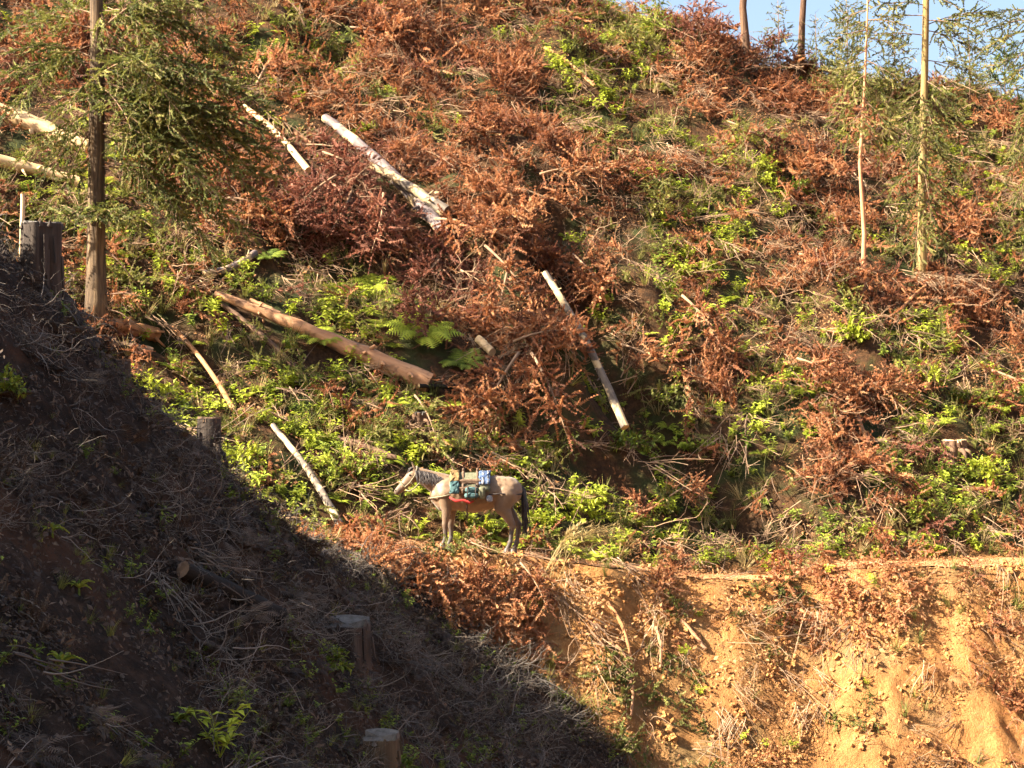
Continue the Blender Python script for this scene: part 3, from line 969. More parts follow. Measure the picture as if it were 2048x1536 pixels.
cover('fallen_litter', 'dry brown leaf litter on the hillside soil', 'leaf litter', 'litter', lifted(P, nr, 0.0, 0.12), lay(P, nr, 0, 0.4), rng.uniform(0.6, 1.3, len(P)), rng.uniform(0, 0.55, len(P)))

# ---- cut bank cover
def cut_points(n, p=1.0, thr=None, seed=0):
    x, y, z, hm, sm, lm, px, py, ok = zone_samples(n, -4, 16, 23, 37)
    keep = ok & (lm > -0.1) & (sm < 0.02) & (z > -5.6) & (hm < 0.05) & (rng.random(n) < p)
    if thr is not None:
        keep &= fbm(x * 0.8, y * 0.8, seed, 3) > thr
    x, y, z, px, py = sub(keep, x, y, z, px, py)
    return np.stack([x, y, z], 1), normal_at(x, y, 0.15), px, py

P, nr, px, py = cut_points(4500, 1.0, -0.35, 901)
cover('earth_clods', 'orange earth clods and crumbs on the cut bank', 'earth clods', 'clod', P, lay(P, nr, -0.2, 0.2), rng.uniform(0.25, 0.8, len(P)), rng.uniform(0.2, 0.8, len(P)))
P, nr, px, py = cut_points(7000, 1.0, -0.05, 911)
cover('bank_litter', 'dry tan leaves and chips caught on the orange cut bank', 'leaf litter', 'litter', lifted(P, nr, 0, 0.06), lay(P, nr, -0.2, 0.4), rng.uniform(0.6, 1.4, len(P)), rng.uniform(0.15, 1, len(P)))
P, nr, px, py = cut_points(700, 1.0, 0.1, 921)
cover('withered_ferns', 'withered brown ferns hanging on the cut bank', 'ferns', 'deadfern', P, lay(P, nr, -0.5, 0.3, 0.9), rng.uniform(0.5, 1.0, len(P)), rng.uniform(0, 0.8, len(P)))
P, nr, px, py = cut_points(1000, 1.0, 0.0, 931)
cover('bank_roots', 'thin bare roots and stems hanging down the cut bank', 'roots', 'roots', lifted(P, nr, 0, 0.05), lay(P, nr, -0.1, 0.25, 1.0), rng.uniform(0.5, 1.2, len(P)), rng.uniform(0, 1, len(P)))
P, nr, px, py = cut_points(1500, 1.0, 0.08, 941)
cover('bank_dead_sprays', 'faded brown fir sprays tumbled over the edge of the path', 'dead branches', 'dead', lifted(P, nr, 0, 0.08), lay(P, nr, -0.2, 0.4, 0.9), rng.uniform(0.35, 0.8, len(P)), rng.uniform(0.4, 1, len(P)))
P, nr, px, py = cut_points(1100, 1.0, 0.0, 951)
cover('bank_grass', 'olive grass tufts on the cut bank', 'grass', 'grass', P, stand(nr, 0.8), rng.uniform(0.5, 1.0, len(P)), rng.uniform(0.2, 1, len(P)))
P, nr, px, py = cut_points(260, 1.0, 0.05, 955)
cover('bank_weeds', 'small green weeds dotted on the cut bank', 'weeds', 'weedlime', P, stand(nr, 0.5), rng.uniform(0.3, 0.7, len(P)), rng.uniform(0.2, 1, len(P)))
P, nr, px, py = cut_points(800, 1.0, 0.08, 961)
cover('bank_twigs', 'bare tan twigs stuck about the cut bank', 'twigs', 'bare', lifted(P, nr, 0, 0.05), lay(P, nr, -0.1, 0.5, 0.7), rng.uniform(0.6, 1.3, len(P)), rng.uniform(0.2, 1, len(P)))
P, nr, px, py = cut_points(2600, 1.0, 0.13, 963)
cover('bank_fir_sprays', 'olive fir sprays caught on the cut bank', 'fir sprays', 'fir', lifted(P, nr, 0, 0.06), lay(P, nr, -0.2, 0.5, 0.8), rng.uniform(0.35, 0.85, len(P)), rng.uniform(0, 0.45, len(P)))
x, y, z, hm, sm, lm, px, py, ok = zone_samples(9000, -3.5, 16, 28, 40)
keep = ok & (hm < 0) & (sm < 0) & (lm < 0) & (fbm(x * 1.2, y * 1.2, 965, 2) > -0.1)
P = np.stack(sub(keep, x, y, z), 1)
nr = normal_at(P[:, 0], P[:, 1])
cover('path_litter', 'dry leaves and chips trodden on the terrace path', 'leaf litter', 'litter', P, lay(P, nr, -0.1, 0.2), rng.uniform(0.4, 0.9, len(P)), rng.uniform(0.3, 1, len(P)))
# brush hanging from the lip of the path below the horse
lx = np.concatenate([rng.uniform(-3.2, 0.35, 330), rng.uniform(4.2, 6.2, 50)])
ly = y_lip(lx) - np.where((lx > -2.0) & (lx < 0.5), rng.uniform(0.28, 0.95, len(lx)), rng.uniform(-0.25, 0.75, len(lx)))
P = np.stack([lx, ly, height(lx, ly)], 1)
nr = normal_at(lx, ly, 0.15)
cover('lip_brush', 'orange brown fir brush spilling over the path edge below the horse', 'dead branches', 'dead', lifted(P, nr, 0.0, 0.10), lay(P, nr, -0.45, 0.10, 0.95), rng.uniform(0.5, 0.9, len(P)), rng.uniform(0.75, 1.1, len(P)))

# ---- shaded spur cover
def spur_points(n, p=1.0, thr=None, seed=0):
    x, y, z, hm, sm, lm, px, py, ok = zone_samples(n, -9, 3, 9, 30)
    keep = ok & (sm > -0.05) & (hm < 0.2) & (rng.random(n) < p * np.clip(y / 26.0, 0.2, 1) ** -0.0)
    if thr is not None:
        keep &= fbm(x * 0.7, y * 0.7, seed, 3) > thr
    x, y, z, px, py = sub(keep, x, y, z, px, py)
    return np.stack([x, y, z], 1), normal_at(x, y), px, py

P, nr, px, py = spur_points(8000)
cover('shade_litter', 'dark leaf litter coloured darker for the shade on the shaded spur', 'leaf litter', 'littershaded', lifted(P, nr, 0, 0.04), lay(P, nr, -0.2, 0.6), rng.uniform(0.5, 1.4, len(P)), rng.uniform(0, 1, len(P)))
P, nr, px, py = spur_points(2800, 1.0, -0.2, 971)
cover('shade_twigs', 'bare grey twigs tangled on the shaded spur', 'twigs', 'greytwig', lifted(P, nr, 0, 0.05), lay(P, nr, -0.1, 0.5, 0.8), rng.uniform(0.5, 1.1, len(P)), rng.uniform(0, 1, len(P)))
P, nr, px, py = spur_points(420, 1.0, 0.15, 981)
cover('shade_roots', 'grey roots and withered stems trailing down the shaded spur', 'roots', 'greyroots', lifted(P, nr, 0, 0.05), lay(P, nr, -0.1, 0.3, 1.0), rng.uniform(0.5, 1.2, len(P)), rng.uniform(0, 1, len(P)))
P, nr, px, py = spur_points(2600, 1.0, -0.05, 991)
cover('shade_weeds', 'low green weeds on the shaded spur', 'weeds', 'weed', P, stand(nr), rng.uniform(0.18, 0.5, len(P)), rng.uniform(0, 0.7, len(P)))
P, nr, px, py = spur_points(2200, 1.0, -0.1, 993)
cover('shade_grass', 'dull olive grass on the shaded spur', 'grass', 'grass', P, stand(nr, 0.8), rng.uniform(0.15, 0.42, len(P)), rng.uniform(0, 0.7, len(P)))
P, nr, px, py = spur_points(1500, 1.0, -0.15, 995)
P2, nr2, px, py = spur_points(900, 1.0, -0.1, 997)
cover('shade_ferns', 'withered ferns coloured dark for shade on the shaded spur', 'ferns', 'shadefern', P2, stand(nr2, 0.8), rng.uniform(0.4, 0.9, len(P2)), rng.uniform(0, 1, len(P2)))
cover('shade_sprays', 'fir sprays coloured dark for shade, lying on the shaded spur', 'dead branches', 'shadespray', lifted(P, nr, 0, 0.04), lay(P, nr, -0.1, 0.3, 0.9), rng.uniform(0.3, 0.7, len(P)), rng.uniform(0, 1, len(P)))
# ------------------------------------------------------------------ logs and poles
M['peeled'] = wood_mat('peeled_fir_wood', [(0.3, 0.38, 0.24, 0.11), (0.55, 0.52, 0.36, 0.19), (0.75, 0.60, 0.46, 0.28)], 9, (0.15, 1, 1), 0.6, 0.3)
M['peach'] = wood_mat('weathered_peeled_wood', [(0.3, 0.27, 0.125, 0.058), (0.55, 0.38, 0.20, 0.10), (0.75, 0.45, 0.26, 0.14)], 10, (0.12, 1, 1), 0.7, 0.4, patch=(0.19, 0.105, 0.06), patch_scale=3.0, patch_at=0.60)
M['greybark'] = wood_mat('grey_pole_bark', [(0.3, 0.07, 0.052, 0.05), (0.6, 0.16, 0.125, 0.12), (0.8, 0.24, 0.20, 0.19)], 12, (0.3, 1, 1), 0.75, 0.6, patch=(0.50, 0.36, 0.19), patch_scale=1.6, patch_at=0.57)
M['birchy'] = wood_mat('flaking_pole_bark', [(0.3, 0.07, 0.055, 0.045), (0.6, 0.16, 0.13, 0.10), (0.8, 0.24, 0.20, 0.155)], 12, (0.3, 1, 1), 0.75, 0.6, patch=(0.50, 0.37, 0.20), patch_scale=2.6, patch_at=0.52)
M['brownbark'] = wood_mat('brown_fir_bark', [(0.3, 0.055, 0.032, 0.022), (0.6, 0.15, 0.085, 0.05), (0.8, 0.27, 0.16, 0.09)], 14, (0.15, 1, 1), 0.85, 0.9)
M['rustbark'] = wood_mat('stripped_rust_bark', [(0.3, 0.20, 0.085, 0.035), (0.55, 0.36, 0.17, 0.07), (0.8, 0.50, 0.30, 0.14)], 10, (0.15, 1, 1), 0.85, 0.8)
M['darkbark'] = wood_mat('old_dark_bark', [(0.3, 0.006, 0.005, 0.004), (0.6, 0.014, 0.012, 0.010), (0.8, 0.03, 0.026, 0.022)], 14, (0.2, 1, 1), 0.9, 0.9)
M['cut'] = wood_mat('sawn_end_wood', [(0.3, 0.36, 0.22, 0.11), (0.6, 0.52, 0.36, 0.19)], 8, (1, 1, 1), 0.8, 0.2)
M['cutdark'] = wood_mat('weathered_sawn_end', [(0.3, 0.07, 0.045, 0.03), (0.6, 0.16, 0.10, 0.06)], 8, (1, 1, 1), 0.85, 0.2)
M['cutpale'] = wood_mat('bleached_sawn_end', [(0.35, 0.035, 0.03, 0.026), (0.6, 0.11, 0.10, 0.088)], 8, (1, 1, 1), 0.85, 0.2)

def local_frame(p, q):
    """origin p with +X along p->q: geometry is made in this frame so that wood grain follows the log"""
    x = unit(q - p)
    y = unit(np.cross([0, 0, 1.0], x))
    z = np.cross(x, y)
    return Matrix(((x[0], y[0], z[0], p[0]), (x[1], y[1], z[1], p[1]), (x[2], y[2], z[2], p[2]), (0, 0, 0, 1)))

def log(name, label, cat, a, b, w0, w1, mat, lift=0.12, cut='cut', group=None, bow=0.02, knots=5, seed=1, fixed=None):
    """a round log between two pixels of the photograph, lying on the ground; w0, w1 = its widths there in pixels"""
    g = np.random.default_rng(seed)
    p, q = (hit(*a, off=lift), hit(*b, off=lift)) if fixed is None else fixed
    r0, r1 = w0 / F_PX * p[1] / 2, w1 / F_PX * q[1] / 2
    s = np.linspace(0, 1, 24)
    L3 = p + (q - p) * s[:, None]
    if fixed is None:
        gap = height(L3[:, 0], L3[:, 1]) + np.minimum(r0, r1) * 0.6 - L3[:, 2]
        more = float(np.clip(np.percentile(gap, 85), 0, 0.5))
        p, q = hit(*a, off=lift + more), hit(*b, off=lift + more)
    ln = float(np.linalg.norm(q - p))
    n = 14
    t = np.linspace(0, 1, n)
    pts = np.stack([t * ln, bow * ln * np.sin(np.pi * t) + g.normal(0, 0.07, n) * min(r0, r1), bow * 0.6 * ln * np.sin(np.pi * t * 1.3) + g.normal(0, 0.07, n) * min(r0, r1)], 1)
    rr = (r0 + (r1 - r0) * t) * (1 + g.normal(0, 0.025, n))
    v, tr = tube(pts, rr, 12, False)
    v = v + g.normal(0, 0.04, (len(v), 1)) * unit(v - np.repeat(pts, 12, 0)) * np.repeat(rr, 12)[:, None]
    mb = MB().add(v, tr, 0, 0.5, True)
    root = tag(link(name, None), label, cat, group)
    root.matrix_world = local_frame(p, q)
    link('trunk', mb.mesh('log_trunk', [M[mat]]), root)
    for i, sgn in ((0, -1), (n - 1, 1)):
        c = pts[i] + np.array([sgn * 0.004, 0, 0])
        ring = v[i * 12:(i + 1) * 12] + np.array([sgn * 0.003, 0, 0])
        tri = [(12, j, (j + 1) % 12) if sgn > 0 else (12, (j + 1) % 12, j) for j in range(12)]
        link('sawn_end', MB().add(np.vstack([ring, c]), tri, 0, 0.5).mesh('sawn_end', [M[cut]]), root)
    for k in range(knots):
        f = g.uniform(0.08, 0.9)
        ang = g.uniform(0, 6.28)
        c = np.array([f * ln, bow * ln * math.sin(math.pi * f), 0])
        d = unit([0.5, math.cos(ang), math.sin(ang)])
        rk = (r0 + (r1 - r0) * f)
        v2, t2 = tube([c + d * rk * 0.7, c + d * rk * 1.5, c + d * rk * (1.8 + g.random())], [rk * 0.32, rk * 0.22, rk * 0.12], 6)
        link('branch_stub', MB().add(v2, t2, 0, 0.5, True).mesh('branch_stub', [M[mat]]), root)
    return root

log('peeled_log', 'thick cream peeled log beside the standing tree trunk, the upper of the pair', 'log', (-60, 205), (178, 292), 40, 30, 'peeled', 0.12, seed=1)
log('peeled_log', 'cream peeled log under the thick one, passing behind the standing tree trunk', 'log', (-50, 312), (160, 362), 30, 20, 'peeled', 0.10, seed=2)
log('peeled_pole', 'slim cream peeled pole leaning down from the dead thicket towards the dark red heap', 'pole', (488, 212), (618, 338), 10, 15, 'peeled', 0.30, seed=3)
log('grey_pole', 'long grey barked pole with cream patches running down into the brown branches', 'pole', (650, 235), (888, 455), 18, 30, 'greybark', 0.42, cut='cutdark', seed=4)
log('peeled_log', 'pale peeled log with a dark sawn end beside the long grey pole', 'log', (742, 330), (893, 421), 15, 25, 'birchy', 0.46, cut='cutdark', seed=5)
log('pole_stub', 'short pale pole stub sticking out above the dark red heap', 'pole', (588, 264), (625, 290), 10, 10, 'peach', 0.22, seed=6, knots=1)
log('pole_stub', 'thin pale pole end showing in the dark red heap', 'pole', (690, 395), (742, 440), 11, 12, 'peach', 0.30, seed=7, knots=1)
log('curved_log', 'short curved grey log lying across the head of the long orange log', 'log', (408, 548), (512, 510), 15, 15, 'greybark', 0.12, bow=-0.06, cut='cut', seed=8, knots=2)
log('orange_log', 'long smooth orange brown peeled log lying down the weedy slope above the horse', 'log', (430, 588), (862, 765), 15, 44, 'peach', 0.20, cut='cutdark', seed=9, bow=0.012, knots=7)
log('split_billet', 'narrow split billet lying along the thin end of the orange log', 'billet', (500, 600), (560, 628), 9, 12, 'peach', 0.16, seed=10, knots=0)
log('grey_pole', 'slim grey brown pole lying below the long orange log', 'pole', (445, 610), (605, 745), 11, 12, 'brownbark', 0.13, seed=11)
log('thin_pole', 'thin tan pole running down past the sawn log butts', 'pole', (345, 655), (468, 815), 9, 11, 'rustbark', 0.16, seed=12)
log('flaking_pole', 'flaking two-tone pole ending in the weeds by the spur edge', 'pole', (545, 850), (682, 1048), 11, 17, 'birchy', 0.16, seed=13)
log('leaning_pole', 'straight pole with a bright peeled middle lying across the dark gully', 'pole', (1090, 545), (1252, 852), 13, 17, 'birchy', 0.95, seed=14, knots=8)
log('sawn_butt', 'stout rust coloured log butt with a dark sawn face beside the standing tree', 'log', (224, 650), (312, 668), 26, 32, 'rustbark', 0.16, cut='cutdark', seed=15)
log('sawn_butt', 'weathered log butt half buried under the rust coloured one', 'log', (215, 690), (300, 705), 24, 26, 'brownbark', 0.06, cut='cutdark', seed=16, knots=2)
log('bark_log', 'dark bark covered log lying in the weeds just above the horse head', 'log', (675, 878), (792, 915), 15, 12, 'brownbark', 0.16, cut='cut', seed=17)
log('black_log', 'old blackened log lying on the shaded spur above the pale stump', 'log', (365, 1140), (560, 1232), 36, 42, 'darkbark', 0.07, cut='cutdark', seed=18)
log('stripped_stick', 'short stripped stick lying on the brown branches near the pale tree stump', 'stick', (1690, 790), (1735, 885), 9, 8, 'peach', 0.18, seed=19, knots=2)
log('stripped_stick', 'straight pale stick stuck in the orange cut bank', 'stick', (1362, 1240), (1412, 1298), 8, 8, 'peach', 0.10, seed=20, knots=0)
log('pole_stub', 'bright sawn pole end beside the hanging brown fir top', 'pole', (955, 678), (985, 705), 17, 17, 'peeled', 0.25, seed=21, knots=0)
log('thin_pole', 'bare dark pole lying level under the end of the orange log', 'pole', (838, 772), (1010, 782), 9, 7, 'darkbark', 0.20, seed=22)
log('stripped_stick', 'bare tan stick lying up in the brown branches near the skyline weeds', 'stick', (1090, 95), (1190, 170), 8, 7, 'rustbark', 0.22, seed=23)
log('thin_pole', 'thin bare pole beside the trunk of the broken sapling', 'pole', (1790, 640), (1850, 570), 7, 6, 'rustbark', 0.25, seed=24)
# root stems that hang down the cut bank
for k, (a, b, w, lab) in enumerate([((1215, 1205), (1265, 1330), 9, 'thick bare root hanging from the hollow in the cut bank'),
                                    ((1232, 1290), (1262, 1345), 8, 'pale root end beside the thick root on the cut bank'),
                                    ((1312, 1255), (1320, 1335), 9, 'upright pale root beside the small dark hole in the cut bank'),
                                    ((1255, 1345), (1262, 1430), 8, 'bundle root trailing below the hollow of the cut bank')]):
    log('bare_root', lab, 'root', a, b, w, w * 0.6, 'peach' if k != 0 else 'rustbark', 0.09, seed=30 + k, bow=0.06, knots=1)

# ------------------------------------------------------------------ stumps
def stump(label, px, top_py, base_py, wpx, bark, top, y=None, seed=1, flare=1.3, tilt=0.0, split=False):
    g = np.random.default_rng(seed)
    b = hit(px, base_py)
    yy = b[1] if y is None else y
    b = at_y(px, base_py, yy)
    t_ = at_y(px, top_py, yy)
    r = wpx / F_PX * yy / 2
    h = t_[2] - b[2]
    root = thing('tree_stump', label, 'stump', b)
    n, S = 8, 28
    ang = np.linspace(0, 2 * np.pi, S, endpoint=False)
    ridge = 1 + 0.10 * np.sin(ang * 4 + g.uniform(0, 6)) + 0.07 * np.sin(ang * 7 + g.uniform(0, 6)) + g.normal(0, 0.03, S)
    V = []
    for i in range(n):
        f = i / (n - 1)
        rr = r * (1 + (flare - 1) * (1 - f) ** 2.2) * ridge
        V.append(np.stack([np.cos(ang) * rr + tilt * h * f, np.sin(ang) * rr, np.full(S, -0.5 * (1 - f) + h * f)], 1))
    V = np.concatenate(V)
    T = []
    for i in range(n - 1):
        for j in range(S):
            a, c = i * S + j, i * S + (j + 1) % S
            T += [(a, c, c + S), (a, c + S, a + S)]
    link('bark', MB().add(V, T, 0, 0.5, True).mesh('stump_bark', [M[bark]]), root)
    ring = V[-S:]
    cen = ring.mean(0)
    inner = cen + (ring - cen) * 0.97
    ht = (0.06 * r * np.sin(ang * 2 + 1) if not split else 0.35 * r * np.sign(np.sin(ang + 0.6)) * np.abs(np.sin(ang)) ** 0.5)
    inner = inner + np.stack([0 * ang, 0 * ang, 0.02 + ht], 1)
    TT = [(S, j, (j + 1) % S) for j in range(S)]
    TT += [(S + 1 + j, (j + 1) % S, j) for j in range(S)] + [(S + 1 + j, S + 1 + (j + 1) % S, (j + 1) % S) for j in range(S)]
    link('sawn_top', MB().add(np.vstack([inner, cen + [0, 0, 0.02], ring]), TT, 0, 0.5).mesh('stump_top', [M[top]]), root)
    for k in range(9):
        a = g.uniform(0, 6.28)
        d = np.array([math.cos(a), math.sin(a), 0])
        c0 = cen + d * r * 0.93
        v, t = tube([c0 - [0, 0, 0.04], c0 + d * 0.01 + [0, 0, r * g.uniform(0.03, 0.2)]], [r * 0.16, 0.006], 4)
        link('splinter', MB().add(v, t, 0, 0.5).mesh('splinter', [M[bark if k % 2 else top]]), root)
    for k in range(7):
        a, z0 = g.uniform(0, 6.28), g.uniform(0.5, 1.0)
        d, sd = np.array([math.cos(a), math.sin(a), 0]), np.array([-math.sin(a), math.cos(a), 0]) * r * g.uniform(0.06, 0.14)
        q0, q1 = d * r * 1.12 + [tilt * h * z0, 0, h * z0], d * r * g.uniform(1.13, 1.25) + [0, 0, h * (z0 - g.uniform(0.3, 0.6))]
        link('bark_strip', MB().add([q0 - sd, q0 + sd, q1 + sd * 0.6, q1 - sd * 0.6, q0 - sd - d * 0.02, q0 + sd - d * 0.02, q1 + sd * 0.6 - d * 0.02, q1 - sd * 0.6 - d * 0.02],
             [(0, 1, 2), (0, 2, 3), (4, 6, 5), (4, 7, 6), (0, 4, 1), (1, 4, 5), (2, 6, 3), (3, 6, 7), (1, 5, 2), (2, 5, 6), (0, 3, 4), (3, 7, 4)], 0, 0.5).mesh('bark_strip', [M[bark]]), root)
    for k in range(4):
        a = g.uniform(0, 6.28)
        d = np.array([math.cos(a), math.sin(a), 0])
        v, t = tube([d * r * 0.8 + [0, 0, 0.12 * h], d * r * 1.5 + [0, 0, -0.02], d * r * 2.0 + [0, 0, -0.25]], [r * 0.28, r * 0.2, r * 0.1], 7)
        link('root_flare', MB().add(v, t, 0, 0.5, True).mesh('root_flare', [M[bark]]), root)
    return root
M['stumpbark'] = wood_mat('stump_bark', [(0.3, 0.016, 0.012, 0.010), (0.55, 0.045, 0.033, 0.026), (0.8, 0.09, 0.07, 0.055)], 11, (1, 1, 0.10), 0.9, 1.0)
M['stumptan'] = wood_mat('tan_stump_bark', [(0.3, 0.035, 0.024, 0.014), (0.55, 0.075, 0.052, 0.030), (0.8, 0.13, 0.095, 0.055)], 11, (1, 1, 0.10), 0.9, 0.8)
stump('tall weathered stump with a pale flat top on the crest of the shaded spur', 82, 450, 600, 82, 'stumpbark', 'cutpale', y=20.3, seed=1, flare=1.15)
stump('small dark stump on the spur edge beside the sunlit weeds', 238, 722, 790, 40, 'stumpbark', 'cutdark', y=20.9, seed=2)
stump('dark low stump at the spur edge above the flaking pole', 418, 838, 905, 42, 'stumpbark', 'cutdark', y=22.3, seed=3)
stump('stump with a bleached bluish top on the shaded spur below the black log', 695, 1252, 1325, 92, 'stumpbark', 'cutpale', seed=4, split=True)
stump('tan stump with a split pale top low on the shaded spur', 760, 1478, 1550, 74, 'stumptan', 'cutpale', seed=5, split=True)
stump('pale cut stump on the brown slope above the bright weeds', 1908, 882, 902, 46, 'brownbark', 'cut', seed=6)
stump('small yellow cut stump among the weeds below the orange log', 838, 826, 842, 34, 'brownbark', 'cutpale', seed=7)
stump('little cream cut stump beside the end of the pale peeled log', 878, 386, 402, 16, 'brownbark', 'cut', seed=8)
# pale split stake by the big stump
log('split_stake', 'upright pale split stake behind the tall weathered stump', 'stake', None, None, 10, 9, 'peeled', 0.0, seed=40, knots=0, bow=0.0,
    fixed=(at_y(43, 452, 24.5) - np.array([0, 0, 0.9]), at_y(46, 388, 24.5)))

# ------------------------------------------------------------------ standing trees
M['trunk'] = wood_mat('fir_trunk_bark', [(0.30, 0.020, 0.014, 0.010), (0.48, 0.075, 0.050, 0.030), (0.62, 0.15, 0.10, 0.055), (0.8, 0.24, 0.17, 0.095)], 16, (1, 1, 0.07), 0.9, 1.0)
M['trunkred'] = wood_mat('red_brown_trunk_bark', [(0.30, 0.03, 0.018, 0.013), (0.5, 0.09, 0.05, 0.03), (0.8, 0.19, 0.11, 0.06)], 16, (1, 1, 0.07), 0.9, 1.0)
M['trunksun'] = wood_mat('sun_painted_bark', [(0.30, 0.10, 0.066, 0.025), (0.5, 0.22, 0.155, 0.06), (0.8, 0.34, 0.25, 0.11)], 16, (1, 1, 0.07), 0.9, 0.9)  # sunlight painted into the bark as a brighter, yellower tone
M['bare'] = wood_mat('bare_sapling_bark', [(0.30, 0.27, 0.12, 0.06), (0.5, 0.42, 0.20, 0.10), (0.8, 0.52, 0.29, 0.16)], 16, (1, 1, 0.1), 0.8, 0.5)

def trunk_mesh(base, top, r0, r1, g, mat, sides=14, wob=0.02, n=26):
    t = np.linspace(0, 1, n)
    pts = base + (top - base) * t[:, None]
    pts[1:-1] += np.stack([np.interp(t[1:-1], np.linspace(0, 1, 6), g.normal(0, wob, 6)), np.interp(t[1:-1], np.linspace(0, 1, 6), g.normal(0, wob, 6)), 0 * t[1:-1]], 1)
    rr = (r0 + (r1 - r0) * t) * (1 + 0.35 * np.exp(-t * 22))
    v, tr = tube(pts, rr, sides)
    return MB().add(v, tr, 0, 0.5, True), pts, t

def branch(mb, p0, p1, g, sag=0.15, flen=0.26, W=0.035, step=0.10, start=0.25, r=0.014, sub=0.55, K=8, around=4, val=None, leafy=1.0):
    """a tree branch from p0 to p1 whose outer part carries needle sprays"""
    p0, p1 = np.asarray(p0, float), np.asarray(p1, float)
    L = float(np.linalg.norm(p1 - p0))
    d = (p1 - p0) / L
    side = unit(np.cross(d, [0, 0, 1.0]))
    t = np.linspace(0, 1, 7)
    P = p0 + (p1 - p0) * t[:, None] + np.array([0, 0, 1.0]) * (sag * L * np.sin(np.pi * t))[:, None]
    v, tr = tube(P, np.linspace(r, r * 0.3, 7), 5, False)
    mb.add(v, tr, 1, 0.4, True)
    n = max(2, int(L * (1 - start) / step * leafy))
    for k in range(n):
        f = start + (1 - start) * (k + g.random()) / n
        b = p0 + (p1 - p0) * f + np.array([0, 0, 1.0]) * sag * L * math.sin(math.pi * f)
        s = 1 if k % 2 else -1
        ax = unit(d * g.uniform(0.5, 1.0) + side * s * g.uniform(0.5, 1.0) + np.array([0, 0, g.uniform(-0.45, 0.25)]))
        spray(mb, b, ax, np.array([0, 0, 1.0]) + g.normal(0, 0.3, 3), sub * (1.15 - 0.6 * f) * g.uniform(0.7, 1.2), g, 0, 1, flen, W, 0.075, K, 0.25, 0.9,
              np.clip(g.normal(0.45, 0.24), 0, 1) if val is None else val, around, 0.1, 0.006, 0.5)
    spray(mb, p1, d + np.array([0, 0, -0.2]), np.array([0, 0, 1.0]), sub * 0.7, g, 0, 1, flen, W, 0.07, K, 0.2, 0.9, None if val is None else val, around, 0.0, 0.006)

def tree(name, label, base_px, y=None, top_px=None, height_m=None, w0=20, w1=16, bark='trunk', foliage='olive_o', branches=(), auto=None, seed=1, group=None, above=0.0, twigs=()):
    g = np.random.default_rng(seed)
    b = hit(*base_px) if y is None else at_y(base_px[0], base_px[1], y)
    y = b[1]
    b[2] = float(height(b[0], b[1])) - 0.1
    tp = at_y(*top_px, y)
    if above:
        tp = tp + unit(tp - b) * above
    ppm = F_PX / y
    r0, r1 = w0 / ppm / 2, w1 / ppm / 2
    root = thing(name, label, 'tree', b, group)
    tm, pts, tt_ = trunk_mesh(b, tp, r0, r1 * (0.35 if above else 1.0), g, bark, wob=0.03 if w0 > 10 else 0.02)
    link('trunk', tm.mesh('tree_trunk', [M[bark]], b), root)
    cm = MB()
    for br in branches:                       # (attach py, end px, end py, depth offset in m, options)
        (ay, ex, ey, dy), opt = br[:4], (br[4] if len(br) > 4 else {})
        za = at_y(base_px[0], ay, y)[2]
        f = np.clip((za - b[2]) / (tp[2] - b[2]), 0, 1)
        p0 = np.array([np.interp(f, tt_, pts[:, k]) for k in range(3)])
        p1 = at_y(ex, ey, y + dy)
        branch(cm, p0, p1, g, **opt)
        if opt.get('val') is None:
            for q_ in range(0 if (ex < 160 or base_px[0] > 1000) else 1):
                j = g.normal(0, 0.45, 3)
                branch(cm, p0 + [0, 0, 0.15 * g.normal()], p0 + (p1 - p0) * g.uniform(0.6, 0.95) + j, g, **opt)
    if auto:
        z0, z1, n, Lr, opt = auto
        for k in range(n):
            f = z0 + (z1 - z0) * (k + g.random()) / n
            p0 = np.array([np.interp(f, tt_, pts[:, i]) for i in range(3)])
            a = k * 2.4 + g.uniform(-0.5, 0.5)
            L = Lr * g.uniform(0.6, 1.15) * (1.0 - 0.45 * max(0, (f - z0) / (z1 - z0 + 1e-6)))
            branch(cm, p0, p0 + np.array([math.cos(a), math.sin(a), g.uniform(-0.35, 0.2)]) * L, g, **opt)
    if cm.n:
        link('crown', cm.mesh('tree_crown', [M[foliage], M['twig_o']], b), root)
    for ay, ex, ey, dy in twigs:              # dead bare limbs
        za = at_y(base_px[0], ay, y)[2]
        f = np.clip((za - b[2]) / (tp[2] - b[2]), 0, 1)
        p0 = np.array([np.interp(f, tt_, pts[:, k]) for k in range(3)])
        p1 = at_y(ex, ey, y + dy)
        mid = (p0 + p1) / 2 + np.array([0, 0, 0.08])
        v, t = tube([p0, mid, p1], [0.018, 0.012, 0.004], 5)
        link('dead_limb', MB().add(v, t, 0, 0.5, True).mesh('dead_limb', [M['brownbark']], b), root)
    return root

